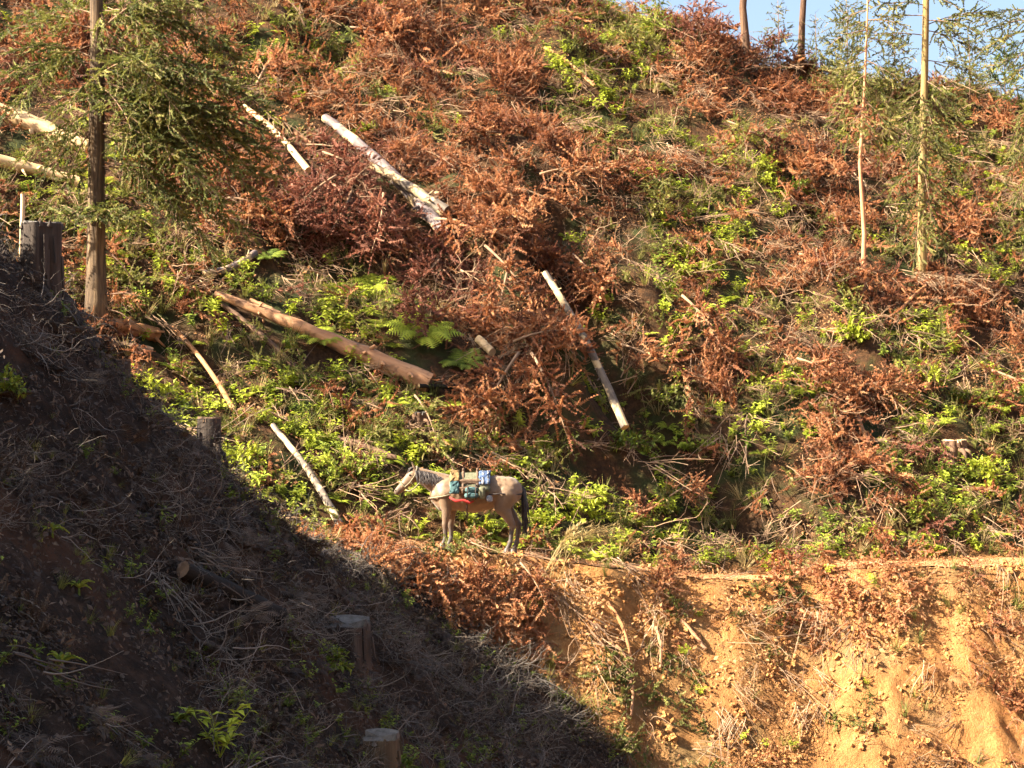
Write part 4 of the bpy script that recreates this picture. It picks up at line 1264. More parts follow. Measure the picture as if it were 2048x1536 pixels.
F1 = dict(step=0.085, sub=0.6, sag=0.10, W=0.042, start=0.2)
F2 = dict(step=0.085, sub=0.5, sag=0.05, start=0.1, W=0.042)
tree('standing_fir', 'tall standing fir trunk with drooping olive branches behind the weathered stump', (192, 650), top_px=(197, -60), w0=40, w1=30, above=6.0, seed=2, foliage='fir_o', branches=[
    (110, 405, 165, -0.4, dict(step=0.16, sub=0.45, sag=0.05, start=0.2, val=0.08)), (120, 60, 95, 0.3, F1), (85, 30, 210, -0.5, F1), (60, 330, 20, 0.3, F1), (55, 440, 75, 0.2, F1),
    (165, 345, 250, -0.6, F1), (170, 250, 230, -1.2, F2), (180, 480, 270, 0.2, F1), (200, 530, 300, 0.4, F1), (190, 400, 330, -0.2, F1), (215, 60, 300, -0.5, F2), (230, 100, 340, 0.4, F1), (215, 505, 380, 0.1, F1),
    (225, 440, 400, -0.3, F1), (260, 350, 420, -0.6, F1), (150, 130, 215, -0.9, F2), (30, 90, 30, 0.5, F1), (300, 90, 420, -0.4, F2), (420, 285, 440, -0.7, F2), (440, 215, 420, -0.9, F2), (330, 480, 460, 0.3, F1), (20, 310, 70, -0.4, F1), (5, 470, 120, 0.5, F1), (95, 510, 205, -0.3, F1), (60, 20, 60, -0.3, F1), (240, 530, 350, 0.6, F1), (130, 20, 150, 0.6, F1), (140, 430, 210, 0.7, F1)],
    twigs=[(325, 340, 352, -0.3), (335, 310, 340, -0.5), (480, 290, 590, -0.2), (610, 290, 660, -0.3), (240, 130, 360, -0.3), (440, 80, 500, -0.3), (590, 310, 600, -0.4)])
tree('skyline_trunk', 'bare dark trunk rising from the crest beside the dead brown brush', (1490, 104), top_px=(1492, -60), w0=17, w1=15, bark='trunkred', above=5, seed=3, group='bare trunks on the crest', auto=(0.75, 1.0, 10, 1.2, dict(step=0.2)))
tree('skyline_trunk', 'bare dark trunk on the crest where the ground drops to the olive firs', (1602, 142), top_px=(1607, -60), w0=15, w1=13, bark='trunkred', above=5, seed=4, group='bare trunks on the crest', auto=(0.75, 1.0, 10, 1.2, dict(step=0.2)))
FR = dict(step=0.085, sub=0.55, sag=0.06, start=0.12, W=0.042, leafy=0.75)
FS = dict(step=0.13, sub=0.45, sag=0.04, start=0.2, flen=0.22, W=0.042)
tree('standing_fir', 'tall standing fir with a sunlit yellow trunk and olive crown near the crest', (1845, 560), top_px=(1853, -60), w0=19, w1=22, bark='trunksun', above=5.0, seed=5, branches=[
    (40, 1950, 60, -0.5, FR), (50, 1975, 25, 0.3, FR), (60, 1930, 90, 0.3, FR), (10, 1760, 10, -0.3, FR), (30, 1720, 45, 0.4, FS), (70, 1740, 70, 0.2, FS), (120, 1930, 140, 0.4, FS), (0, 1920, -10, 0, FR),
    (160, 1905, 205, -0.6, FR), (170, 1890, 240, 0.2, FR), (185, 1815, 240, -0.5, FR), (200, 1870, 275, -0.7, FR), (210, 1925, 260, 0.4, FR), (175, 1800, 215, 0.3, FR), (290, 1900, 330, 0.2, FR),
    (320, 1790, 375, -0.4, FR), (330, 1860, 410, -0.6, FR), (340, 1890, 385, 0.2, FR), (370, 1800, 440, 0.1, FR), (390, 1880, 470, -0.3, FR), (240, 1840, 310, -0.9, FR), (420, 1830, 500, -0.6, FR)], foliage='olive_o')
tree('broken_sapling', 'slender bare orange stem with a thin feathery crown against the sky', (1722, 600), top_px=(1733, -40), w0=11, w1=5, bark='bare', above=0.6, seed=6, branches=[
    (20, 1690, 35, 0.2, FS), (40, 1790, 45, -0.2, FS), (60, 1680, 75, -0.3, FS), (75, 1800, 95, 0.2, FS), (100, 1690, 130, 0.3, FS), (120, 1785, 150, -0.2, FS), (150, 1690, 185, -0.3, FR), (165, 1770, 205, 0.2, FR),
    (190, 1680, 225, 0.1, FR), (200, 1775, 250, -0.2, FR), (215, 1700, 265, -0.4, FR), (230, 1750, 285, 0.3, FR), (85, 1740, 60, -0.6, FS), (10, 1750, -20, 0.2, FS)], twigs=[(285, 1780, 310, 0.2), (310, 1770, 345, 0), (400, 1790, 430, 0.3)])
tree('standing_fir', 'dense olive fir whose branches reach in past the sunlit fir near the crest', (2085, 470), top_px=(2085, -60), w0=20, w1=18, above=4, seed=7, branches=[
    (20, 1960, 35, 0, FR), (60, 1990, 85, -0.3, FR), (40, 1985, 55, 0.3, FR), (100, 1990, 130, 0.3, FS), (110, 2030, 150, -0.4, FS), (150, 2010, 190, 0.2, FS), (220, 2030, 290, -0.2, FR), (260, 2020, 340, 0.3, FR), (300, 2035, 400, -0.3, FR), (180, 2040, 240, 0, FR)])

def small_fir(label, px, base_py, top_py, spread_px, foliage, seed, dens=1.0, name='young_fir', group='young firs on the crest'):
    g = np.random.default_rng(seed)
    b = hit(px, base_py)
    k = 0
    while b is None:
        k += 4
        b = hit(px, base_py + k)
    b[2] = float(height(b[0], b[1]))
    ppm = F_PX / b[1]
    h, R = (base_py - top_py) / ppm + k / ppm * 0.5, spread_px / ppm / 2
    h, R = h * 1.35 + 0.25, R * 1.3
    root = thing(name, label, 'tree', b, group)
    v, t = tube([[0, 0, -0.2], [0.01, 0, h * 0.5], [0, 0, h]], [0.022, 0.015, 0.005], 6)
    link('trunk', MB().add(v, t, 0, 0.4, True).mesh('young_trunk', [M['twig_o']]), root)
    cm = MB()
    nw = max(4, int(h / 0.22))
    for i in range(nw):
        f = 0.18 + 0.8 * i / nw
        for j in range(int(4 * dens) + 1):
            a = j / (int(4 * dens) + 1) * 6.28 + i * 1.1 + g.uniform(-0.3, 0.3)
            L = R * (1.1 - f * 0.85) * g.uniform(0.7, 1.2)
            spray(cm, np.array([0, 0, h * f]), np.array([math.cos(a), math.sin(a), g.uniform(0.1, 0.7)]), np.array([0, 0, 1.0]), L, g, 0, 1, min(0.22, L * 0.5), 0.042, 0.06, 7, 0.05, 0.8, g.uniform(0.1, 0.7), 4, 0.25, 0.006)
    spray(cm, np.array([0, 0, h * 0.9]), np.array([0, 0.05, 1.0]), np.array([0, 1.0, 0]), h * 0.12, g, 0, 1, 0.06, 0.025, 0.06, 5, 0, 0.7, 0.4, 4, 0.0, 0.005)
    link('crown', cm.mesh('young_crown', [M[foliage], M['twig_o']]), root)
    return root
small_fir('thin spindly young fir standing between the two bare crest trunks', 1557, 130, 38, 70, 'olive_o', 11, 0.6)
small_fir('little grey green fir sapling at the foot of the second crest trunk', 1632, 150, 62, 70, 'olive_o', 12, 0.6)
small_fir('open young fir with splayed branches just past the crest trunks', 1695, 185, 55, 110, 'olive_o', 13)
small_fir('small fir on the crest between the feathery sapling and the sunlit fir', 1790, 195, 75, 90, 'olive_o', 14, 0.7)
small_fir('dark bushy fir on the crest past the sunlit fir', 2010, 205, 110, 120, 'green_o', 15, 1.2)
small_fir('bluish fir sapling on the crest next to the dark bushy fir', 1940, 215, 120, 90, 'olive_o', 16)
small_fir('grey green bush of fir shoots where the hill first meets the sky', 1310, 80, 10, 80, 'green_o', 17, 1.2)
small_fir('dark red dead fir brush on the crest beside the first bare trunk', 1400, 110, 40, 130, 'deadred_o', 18, 1.5, 'dead_fir_bush')
small_fir('low dead brush between the bare crest trunks', 1545, 130, 90, 110, 'deadred_o', 19, 1.3, 'dead_fir_bush')
small_fir('drooping olive fir spread along the crest below the feathery sapling', 1690, 215, 160, 130, 'olive_o', 20, 1.6)
small_fir('drooping olive fir on the crest beside the sunlit fir trunk', 1785, 220, 165, 130, 'olive_o', 21, 1.6)

# ------------------------------------------------------------------ felled fir tops (whole dried crowns lying on the slope)
def make_top(g, L=1.8, n=16, red=False, flen=0.32):
    mb = MB()
    P = np.array([[t * L, 0.03 * math.sin(3 * t), 0.22 + 0.05 * math.sin(4 * t) - 0.25 * t * t] for t in np.linspace(0, 1, 8)])
    v, t = tube(P, np.linspace(0.030, 0.008, 8), 7)
    stem = MB().add(v, t, 1, 0.5, True)
    for k in range(n):
        f = 0.12 + 0.88 * (k + g.random()) / n
        b = np.array([np.interp(f, np.linspace(0, 1, 8), P[:, i]) for i in range(3)])
        a = g.uniform(-0.35, np.pi + 0.35)
        d = unit([g.uniform(0.4, 0.9), math.cos(a), 0.75 * math.sin(a) + 0.1])
        ll = g.uniform(0.4, 0.75) * (1.15 - 0.5 * f)
        spray(mb, b, d, np.array([0, 0, 1.0]) + g.normal(0, 0.4, 3), ll, g, 0, 1, flen, 0.052, 0.075, 9, 0.5, 1.0, np.clip(g.normal(0.55, 0.2), 0, 1), 4, 0.15, 0.007)
    return stem, mb
TOPS = {}
for key, mt, wd in (('dead', 'dead_o', 'twig_o'), ('red', 'deadred_o', 'twig_o'), ('olive', 'olive_o', 'twig_o')):
    TOPS[key] = [[q_.mesh('fir_branch', [M[mt], M[wd]]) for q_ in make_top(np.random.default_rng(900 + i + (50 if key == 'red' else 0)), L=1.5 + 0.25 * i)] for i in range(3)]

def fir_top(label, px, py, ang, kind='dead', size=1.0, var=0, lift=0.15, out=0.12, group='dried fir tops on the slope'):
    """ang: direction of its tip in the picture plane of the slope, degrees, 0 = to the right, -90 = straight down the slope"""
    p = hit(px, py)
    nrm = normal_at(np.array([p[0]]), np.array([p[1]]), 0.5)[0]
    rt = unit(np.array([1.0, 0, 0]) - nrm * nrm[0])
    upv = np.cross(nrm, rt)
    a = rt * math.cos(rad(ang)) + upv * math.sin(rad(ang)) + nrm * out
    e = euler_from(a[None], nrm[None])[0]
    c = p + nrm * lift - unit(a) * 0.5 * size
    o = link('dead_fir_branch' if kind != 'olive' else 'cut_fir_branch', None, None, c, tuple(e))
    link('stem', TOPS[kind][var % 3][0], o)
    link('needle_sprays', TOPS[kind][var % 3][1], o)
    o.scale = (size,) * 3
    return tag(o, label, 'fir branch', group)

for row in [
    ('big orange brown fir top hanging tip down above the horse', 1010, 800, -115, 'dead', 1.1, 0, 0.50),
    ('orange brown fir top spread beside the leaning pole above the horse', 1080, 790, -70, 'dead', 1.0, 1, 0.45),
    ('bushy orange fir top just over the pack saddle', 980, 850, -140, 'dead', 0.85, 2, 0.40),
    ('level brown fir top whose edge touches the leaning pole', 1080, 705, 10, 'dead', 0.85, 0, 0.30),
    ('dark red fir top drooping over the hollow below the peeled pole', 640, 410, -130, 'red', 0.95, 0, 0.30),
    ('dark red fir top hanging from the heap towards the bright fern', 745, 450, -95, 'red', 0.95, 1, 0.30),
    ('dark red fir top at the upper edge of the heap by the pole stub', 680, 330, 150, 'red', 0.85, 2, 0.25),
    ('wine coloured fir top curled over the round bright fern', 850, 570, -120, 'red', 0.75, 0, 0.30),
    ('brown fir top lying against the end of the grey pole', 930, 480, -30, 'dead', 1.0, 1, 0.35),
    ('broad rust brown fir top on the middle of the big heap', 1000, 560, -60, 'dead', 1.0, 2, 0.35),
    ('rust brown fir top overhanging the dark gully by the leaning pole', 1010, 610, -100, 'dead', 0.9, 0, 0.35),
    ('bright rust fir top fanned out above the big heap', 1110, 370, 20, 'dead', 1.0, 1, 0.3),
    ('rust fir top lying under the fanned one', 1060, 420, -20, 'dead', 0.9, 2, 0.3),
    ('reddish fir top curled beside the head of the leaning pole', 1180, 560, -60, 'dead', 0.85, 0, 0.3),
    ('golden brown fir top on the far bank of the dark gully', 1370, 660, -55, 'dead', 1.0, 1, 0.3),
    ('brown fir top at the bend of the dark gully', 1280, 720, -30, 'dead', 0.75, 2, 0.25),
    ('bare brown thicket of fir twigs above the slim peeled pole', 520, 180, 80, 'dead', 1.0, 0, 0.25),
    ('red fir top with upright twigs on the crest slope', 1360, 150, 60, 'dead', 0.9, 1, 0.25),
    ('red brown fir top behind the bare orange sapling stem', 1715, 300, 60, 'dead', 0.8, 2, 0.25),
    ('orange fir top lying low beside the green bush on the slope', 1620, 770, -30, 'dead', 0.9, 0, 0.2),
    ('orange fir top lying by the stripped stick', 1740, 800, 15, 'dead', 0.9, 1, 0.2),
    ('bright orange fir top behind the bright weeds by the pale stump', 2010, 790, -40, 'dead', 0.9, 2, 0.2),
    ('small brown fir top standing in the hollow past the green bush', 1345, 1000, 40, 'dead', 0.55, 0, 0.2),
    ('brown fir top draped over the path edge beneath the horse', 960, 1165, -100, 'dead', 0.5, 1, 0.12),
    ('orange fir top draped over the path edge behind the horse hooves', 1045, 1165, -60, 'dead', 0.45, 2, 0.12),
    ('orange fir top spilling off the path in front of the horse', 830, 1140, -130, 'dead', 0.5, 0, 0.12),
    ('pinkish fir top lying on the path ahead of the horse', 760, 1090, 170, 'dead', 0.55, 1, 0.12),
    ('olive green fir top lying on the slope under the fanned rust one', 1310, 400, -80, 'olive', 0.8, 0, 0.25),
    ('olive green fir top beside the bright shrub high on the slope', 1470, 280, -60, 'olive', 0.8, 1, 0.2),
    ('dull olive fir top above the horse mane', 830, 850, -70, 'olive', 0.7, 2, 0.25),
    ('olive fir top near the crest beside the green fir bush', 1250, 90, -70, 'olive', 0.9, 0, 0.25),
]:
    fir_top(*row)

# ------------------------------------------------------------------ single plants
def plant(name, label, cat, px, py, mesh_mb, mats, size=1.0, lean=(0, 0), rotz=0.0, group=None, lift=0.0, y=None):
    p = hit(px, py)
    root = thing(name, label, cat, p + np.array([0, 0, lift]), group)
    if isinstance(mesh_mb, MB):
        mesh_mb = {'foliage': [mesh_mb]}
    for part, mbs in mesh_mb.items():
        for mb in mbs:
            o = link(part, mb.mesh(name + '_' + part, mats), root, None, (lean[0], lean[1], rotz))
            o.scale = (size,) * 3
    return root

def bush(g, R=0.35, n=40, leaf=0.11, ratio=0.5, val=0.6):
    """a rounded leafy shrub: many stems, leaves all through its volume"""
    mb, stems = MB(), MB()
    for s in range(n):
        d = unit(g.normal(0, 1, 3) * [1, 1, 0.7] + [0, 0, 0.55])
        d[2] = abs(d[2])
        L = R * g.uniform(0.6, 1.25)
        v, t = tube([np.zeros(3), d * L * 0.5 + [0, 0, 0.05 * R], d * L], [0.006, 0.004, 0.002], 3, False)
        stems.add(v, t, 1, 0.3)
        for k in range(9):
            f = g.uniform(0.4, 1.0)
            a = unit(d + g.normal(0, 0.8, 3))
            ll = leaf * g.uniform(0.6, 1.3)
            leaf_fan(mb, d * L * f, a, ll, ll * ratio, 0, np.clip(g.normal(val, 0.2), 0, 1))
    return {'foliage': [mb], 'stems': [stems]}

def rosette(g, n=11, L=0.2, w=0.2, up=0.9):
    """a plant of long arching strap leaves"""
    leaves = []
    for i in range(n):
        mb = MB()
        leaves.append(mb)
        a = i * 2.4 + g.uniform(-0.2, 0.2)
        out = np.array([math.cos(a), math.sin(a), 0])
        sd = np.array([-math.sin(a), math.cos(a), 0])
        l = L * g.uniform(0.7, 1.15)
        t = np.linspace(0, 1, 6)
        u = up * g.uniform(0.5, 1.2)
        P = out * (l * 0.8 * t)[:, None] + np.array([0, 0, 1]) * (l * (u * t - 0.6 * t ** 2.4))[:, None] + [0, 0, 0.05]
        wd = l * w * np.sin(np.pi * np.clip(t * 0.92 + 0.08, 0, 1)) * 0.5
        V = np.stack([P - sd * wd[:, None] + [0, 0, 0.01], P, P + sd * wd[:, None] + [0, 0, 0.01]], 1).reshape(-1, 3)
        T = []
        for k in range(5):
            for j in range(2):
                q0 = k * 3 + j
                T += [(q0, q0 + 1, q0 + 4), (q0, q0 + 4, q0 + 3)]
        mb.add(V, T, 0, np.clip(g.normal(0.6, 0.15), 0, 1))
    v, t = tube([[0, 0, -0.1], [0, 0, 0.12]], [0.012, 0.006], 5)
    return {'leaf': leaves, 'stem': [MB().add(v, t, 0, 0.3)]}
G = np.random.default_rng
LM, GM = [M['lime_o'], M['twig_o']], [M['green_o'], M['twig_o']]
plant('fern', 'big round bright yellow green fern on the weedy slope above the horse', 'fern', 845, 690, {'frond': make_fern(G(1), 22, 0.62, parts=True)}, LM, 1.3, (0.5, 0.1), lift=0.12)
plant('fern', 'bright fern tucked under the wine coloured fir top', 'fern', 748, 585, {'frond': make_fern(G(2), 17, 0.5, parts=True)}, LM, 1.15, (0.5, 0), lift=0.1)
plant('fern', 'yellow green fern growing over the middle of the orange log', 'fern', 645, 695, {'frond': make_fern(G(3), 16, 0.45, parts=True)}, LM, 1.15, (0.5, 0), lift=0.1)
plant('fern', 'green fern beside the end of the orange log', 'fern', 930, 745, {'frond': make_fern(G(4), 17, 0.5, parts=True)}, GM, 1.15, (0.5, 0), lift=0.1)
plant('fern', 'green fern at the cut end of the curved grey log', 'fern', 535, 520, {'frond': make_fern(G(5), 16, 0.5, parts=True)}, GM, 0.9, (0.3, 0))
plant('fern', 'bright fern against the brown fir top below the orange log', 'fern', 905, 815, {'frond': make_fern(G(6), 15, 0.4, parts=True)}, LM, 0.85, (0.3, 0))
plant('leafy_bush', 'bright yellow green leafy bush standing alone below the bare sapling stem', 'bush', 1700, 680, bush(G(7), 0.42, 46, 0.13), LM, 1.0)
plant('leafy_bush', 'broad green leafy bush on the path behind the horse tail', 'bush', 1165, 1040, bush(G(8), 0.55, 70, 0.11), LM, 0.95)
plant('leafy_bush', 'low green bush between the horse tail and the plume grass', 'bush', 1075, 1050, bush(G(9), 0.32, 40, 0.10), LM, 0.8)
plant('leafy_bush', 'yellow leafy bush high on the slope next to a dark ivy patch', 'bush', 1525, 345, bush(G(10), 0.42, 46, 0.12), LM, 0.9)
plant('leafy_bush', 'dark green ivy like bush below the yellow leafy bush', 'bush', 1585, 390, bush(G(11), 0.45, 50, 0.11, val=0.4), GM, 1.0)
plant('leafy_bush', 'olive green shrub with upright shoots right of the big brown heap', 'bush', 1310, 435, bush(G(12), 0.45, 50, 0.09), [M['olive_o'], M['twig_o']], 1.1)
plant('leafy_bush', 'fresh green shrub on a tall stem at the edge of the dark gully', 'bush', 1335, 590, bush(G(13), 0.4, 44, 0.11), GM, 0.9)
plant('leafy_bush', 'small bright leafy shrub on the brown slope above the grey pole', 'bush', 735, 268, bush(G(14), 0.3, 34, 0.12), GM, 0.85)
plant('leafy_bush', 'small lime bush at the foot of the slope above the path dip', 'bush', 1545, 1140, bush(G(15), 0.3, 34, 0.10), LM, 0.85)
plant('leafy_bush', 'wide green weed bush on the slope above the far path', 'bush', 1830, 1040, bush(G(16), 0.45, 50, 0.10), GM, 1.0)
plant('leafy_bush', 'bright green weed bush by the pale cut stump', 'bush', 1960, 960, bush(G(17), 0.5, 60, 0.11), LM, 1.0)
plant('leafy_bush', 'yellow green bush above the dark hollow on the far slope', 'bush', 1860, 770, bush(G(18), 0.45, 50, 0.10), LM, 1.0)
plant('leafy_bush', 'green weed bush ahead of the horse nose', 'bush', 690, 960, bush(G(19), 0.5, 60, 0.11), GM, 1.0)
plant('leafy_bush', 'bright weed bush behind the small dark stump on the spur edge', 'bush', 300, 800, bush(G(20), 0.5, 60, 0.11), LM, 1.0)
plant('leafy_bush', 'green weed bush by the flaking pole', 'bush', 490, 930, bush(G(21), 0.45, 50, 0.11), LM, 0.9)
plant('leafy_bush', 'green bush under the horse belly at the foot of the slope', 'bush', 960, 1060, bush(G(22), 0.28, 34, 0.10), LM, 0.8)
plant('leafy_bush', 'dark green bush at the shaded foot of the leaning pole', 'bush', 1260, 900, bush(G(23), 0.5, 60, 0.11, val=0.4), GM, 1.0)
plant('strap_leaf_plant', 'bright green strap leaved plant standing out on the shaded spur', 'plant', 122, 1345, rosette(G(24), 12, 0.2), [M['green_o']], 1.0)
plant('strap_leaf_plant', 'small green strap leaved plant high on the shaded spur', 'plant', 105, 1075, rosette(G(25), 9, 0.16), [M['green_o']], 1.0)
plant('strap_leaf_plant', 'small green plant in the middle of the shaded spur', 'plant', 158, 1190, rosette(G(26), 9, 0.15), [M['green_o']], 1.0)
plant('strap_leaf_plant', 'green strap leaved plant at the foot of the yellow leaved shrub', 'plant', 500, 1536, rosette(G(27), 11, 0.2), [M['green_o']], 1.0)
plant('leafy_sapling', 'yellow leaved shrub with drooping oval leaves low on the shaded spur', 'plant', 440, 1515, make_weed(G(28), 0.36, 5, 0.13, 0.42), [M['lime_o']], 1.0)
plant('leafy_sapling', 'tall thin weed with yellowish leaves behind the yellow leaved shrub', 'plant', 462, 1425, make_weed(G(29), 0.42, 2, 0.08, 0.4), [M['olive_o']], 1.0)
plant('leafy_sapling', 'bluish green leafy weed on the bare patch of the shaded spur', 'plant', 360, 1450, make_weed(G(30), 0.15, 4, 0.08, 0.5), [M['green_o']], 1.0)
plant('leafy_bush', 'low dim bush hugging the stump with the bleached bluish top', 'bush', 665, 1335, bush(G(41), 0.2, 30, 0.07, val=0.4), GM, 1.0)
plant('leafy_bush', 'low dim bush hugging the tan split stump', 'bush', 800, 1545, bush(G(42), 0.2, 30, 0.07, val=0.4), GM, 1.0)
plant('leafy_bush', 'dim green leafy bush beside the tall weathered stump', 'bush', 12, 790, bush(G(31), 0.22, 34, 0.07, val=0.45), GM, 1.0)

# plume grass leaning out from the path behind the horse
pg = hit(1092, 1122)
pg[1] -= 0.25
pg[2] = float(height(pg[0], pg[1]))
root = thing('plume_grass', 'arching pale plume grass leaning over the path behind the horse', 'grass', pg)
root['kind'] = 'thing'
g = G(33)
for k, (ex, ey, dy) in enumerate([(1245, 1058, -0.2), (1205, 1050, 0.1), (1190, 1062, -0.1), (1225, 1075, 0.2), (1170, 1078, -0.3), (1160, 1092, 0.0), (1185, 1042, 0.15), (1235, 1050, -0.35), (1215, 1064, -0.3), (1180, 1070, -0.4), (1200, 1086, -0.25), (1150, 1060, -0.3)]):
    e = at_y(ex, ey, pg[1] + dy) - pg
    st = np.array([0.04 * k - 0.1, 0, 0])
    t = np.linspace(0, 1, 10)
    P = st + (e - st) * t[:, None] + np.array([-0.10, 0, 0.22]) * np.sin(np.pi * t)[:, None]
    v, tr = tube(P, np.linspace(0.006, 0.003, 10), 4, False)
    link('stalk', MB().add(v, tr, 0, 0.7, True).mesh('plume_stalk', [M['straw_o']]), root)
    mb = MB()
    for f in np.linspace(0.5, 1, 26):
        b = np.array([np.interp(f, t, P[:, i]) for i in range(3)])
        d = unit(np.array([np.interp(min(f + 0.05, 1), t, P[:, i]) for i in range(3)]) - np.array([np.interp(f - 0.05, t, P[:, i]) for i in range(3)]))
        for q_ in range(5):
            dd = unit(d + g.normal(0, 0.35, 3))
            sd = unit(np.cross(dd, [0, 0, 1.0])) * 0.010
            tip = b + dd * g.uniform(0.09, 0.18) - np.array([0, 0, 0.03])
            mb.add([b - sd, b + sd, tip], [(0, 1, 2)], 0, g.uniform(0.6, 1))
    link('plume', mb.mesh('plume', [M['straw_o']]), root)

# ------------------------------------------------------------------ pack horse
def blob_body(segs, voxel=0.013, smooth=6, step=0.35):
    """one continuous skin over tapered segments: (p0, r0, p1, r1, y-scale)"""
    V, T, n = [], [], 0
    bv, bt = ICO2
    for p0, r0, p1, r1, ys in segs:
        p0, p1 = np.array(p0, float), np.array(p1, float)
        k = max(2, int(np.linalg.norm(p1 - p0) / (step * min(r0, r1))) + 1)
        for f in np.linspace(0, 1, k):
            r = r0 + (r1 - r0) * f
            V.append(bv * np.array([r, r * ys, r]) + p0 + (p1 - p0) * f)
            T.append(bt + n)
            n += len(bv)
    me = bpy.data.meshes.new('body_raw')
    me.from_pydata(np.concatenate(V).tolist(), [], np.concatenate(T).tolist())
    o = bpy.data.objects.new('body_raw', me)
    COL.objects.link(o)
    rm = o.modifiers.new('r', 'REMESH')
    rm.mode, rm.voxel_size = 'VOXEL', voxel
    sm = o.modifiers.new('s', 'SMOOTH')
    sm.factor, sm.iterations = 0.6, smooth
    dg = bpy.context.evaluated_depsgraph_get()
    out = bpy.data.meshes.new_from_object(o.evaluated_get(dg))
    bpy.data.objects.remove(o)
    bpy.data.meshes.remove(me)
    return out

HX0, HY0 = -0.54, 29.95
hz = float(height(HX0, HY0))
def foot(x, y):
    return float(height(HX0 + x, HY0 + y)) + 0.025 - hz
legs = []
FL = [(-0.50, -0.13, -0.005), (-0.42, 0.12, 0.0)]
HL = [(0.50, -0.12, 0.0), (0.60, 0.12, 0.0)]
segs = [((-0.45, 0, 0.93), 0.265, (-0.05, 0, 0.905), 0.30, 0.88), ((-0.05, 0, 0.905), 0.30, (0.28, 0, 0.945), 0.262, 0.92), ((0.28, 0, 0.945), 0.262, (0.48, 0, 0.955), 0.235, 0.95),
        ((-0.42, 0, 1.08), 0.135, (-0.1, 0, 1.06), 0.13, 0.7), ((0.22, 0, 1.04), 0.14, (0.50, 0, 1.00), 0.16, 1.0), ((-0.60, 0, 0.88), 0.155, (-0.50, 0, 0.80), 0.18, 1.0),
        ((-0.52, 0, 1.03), 0.205, (-0.74, 0, 1.13), 0.155, 0.62), ((-0.74, 0, 1.13), 0.155, (-0.96, 0, 1.235), 0.105, 0.62),
        ((-0.97, 0, 1.25), 0.088, (-1.03, 0, 1.17), 0.105, 0.72), ((-1.03, 0, 1.17), 0.105, (-1.13, 0, 1.07), 0.075, 0.70), ((-1.13, 0, 1.07), 0.075, (-1.235, 0, 0.965), 0.062, 0.78), ((-1.235, 0, 0.965), 0.062, (-1.255, 0, 0.945), 0.055, 0.85)]
for s in (-1, 1):
    segs.append(((-0.985, s * 0.045, 1.31), 0.030, (-1.035, s * 0.062, 1.425), 0.010, 0.6))
for x, y, _ in FL:
    zf = foot(x, y)
    segs += [((x + 0.0, y, 0.90), 0.135, (x + 0.02, y, 0.68), 0.085, 0.8), ((x + 0.02, y, 0.68), 0.082, (x, y, 0.40 + zf * 0.5), 0.049, 0.85), ((x - 0.006, y, 0.41 + zf * 0.5), 0.052, (x, y, 0.36 + zf * 0.6), 0.047, 0.9),
             ((x, y, 0.36 + zf * 0.6), 0.040, (x + 0.005, y, 0.15 + zf), 0.034, 0.85), ((x + 0.005, y, 0.15 + zf), 0.044, (x - 0.01, y, 0.11 + zf), 0.040, 0.9), ((x - 0.01, y, 0.11 + zf), 0.036, (x - 0.035, y, 0.06 + zf), 0.040, 0.95)]
for x, y, _ in HL:
    zf = foot(x, y)
    segs += [((0.45, y, 0.90), 0.19, (0.38 + (x - 0.5) * 0.4, y * 1.1, 0.70), 0.125, 0.75), ((0.40 + (x - 0.5) * 0.4, y * 1.1, 0.70), 0.115, (x + 0.045, y, 0.42 + zf * 0.5), 0.054, 0.8),
             ((x + 0.055, y, 0.44 + zf * 0.5), 0.045, (x + 0.04, y, 0.37 + zf * 0.6), 0.050, 0.8), ((x + 0.04, y, 0.37 + zf * 0.6), 0.043, (x + 0.015, y, 0.16 + zf), 0.036, 0.85),
             ((x + 0.015, y, 0.16 + zf), 0.045, (x, y, 0.12 + zf), 0.041, 0.9), ((x, y, 0.12 + zf), 0.037, (x - 0.03, y, 0.06 + zf), 0.041, 0.95)]
horse_me = blob_body(segs)
co = np.zeros(len(horse_me.vertices) * 3)
horse_me.vertices.foreach_get('co', co)
co = co.reshape(-1, 3)
vv = 0.62 + 0.20 * sstep(0.62, 0.95, co[:, 2]) - 0.52 * sstep(0.55, 0.25, co[:, 2]) * (np.abs(co[:, 1]) > 0.02)
vv = np.where(co[:, 0] < -1.20, 0.45, vv)
vv = vv - 0.12 * sstep(1.16, 1.24, co[:, 2]) * (co[:, 0] > -0.6)
horse_me.attributes.new('v', 'FLOAT', 'POINT').data.foreach_set('value', np.clip(vv, 0, 1).astype(np.float32))
m, nt, p_, o_ = new_mat('dun_coat')
fac = math_node(nt, 'ADD', attr(nt, 'v').outputs['Fac'], math_node(nt, 'MULTIPLY', math_node(nt, 'SUBTRACT', noise(nt, 9, 5, 0.7), 0.5), 0.75), True)
nt.links.new(ramp(nt, [(0.0, 0.020, 0.015, 0.012), (0.25, 0.046, 0.031, 0.021), (0.5, 0.090, 0.053, 0.027), (0.8, 0.135, 0.080, 0.040), (1.0, 0.18, 0.113, 0.060)], fac), p_.inputs['Base Color'])
p_.inputs['Roughness'].default_value = 0.62
p_.inputs['Sheen Weight'].default_value = 0.15
bump(nt, p_, noise(nt, 120, 3, 0.6, 'Object', (0.4, 1, 1)), 0.25, 0.004)
horse_me.materials.clear()
horse_me.materials.append(m)
horse_me.polygons.foreach_set('use_smooth', np.ones(len(horse_me.polygons), bool))
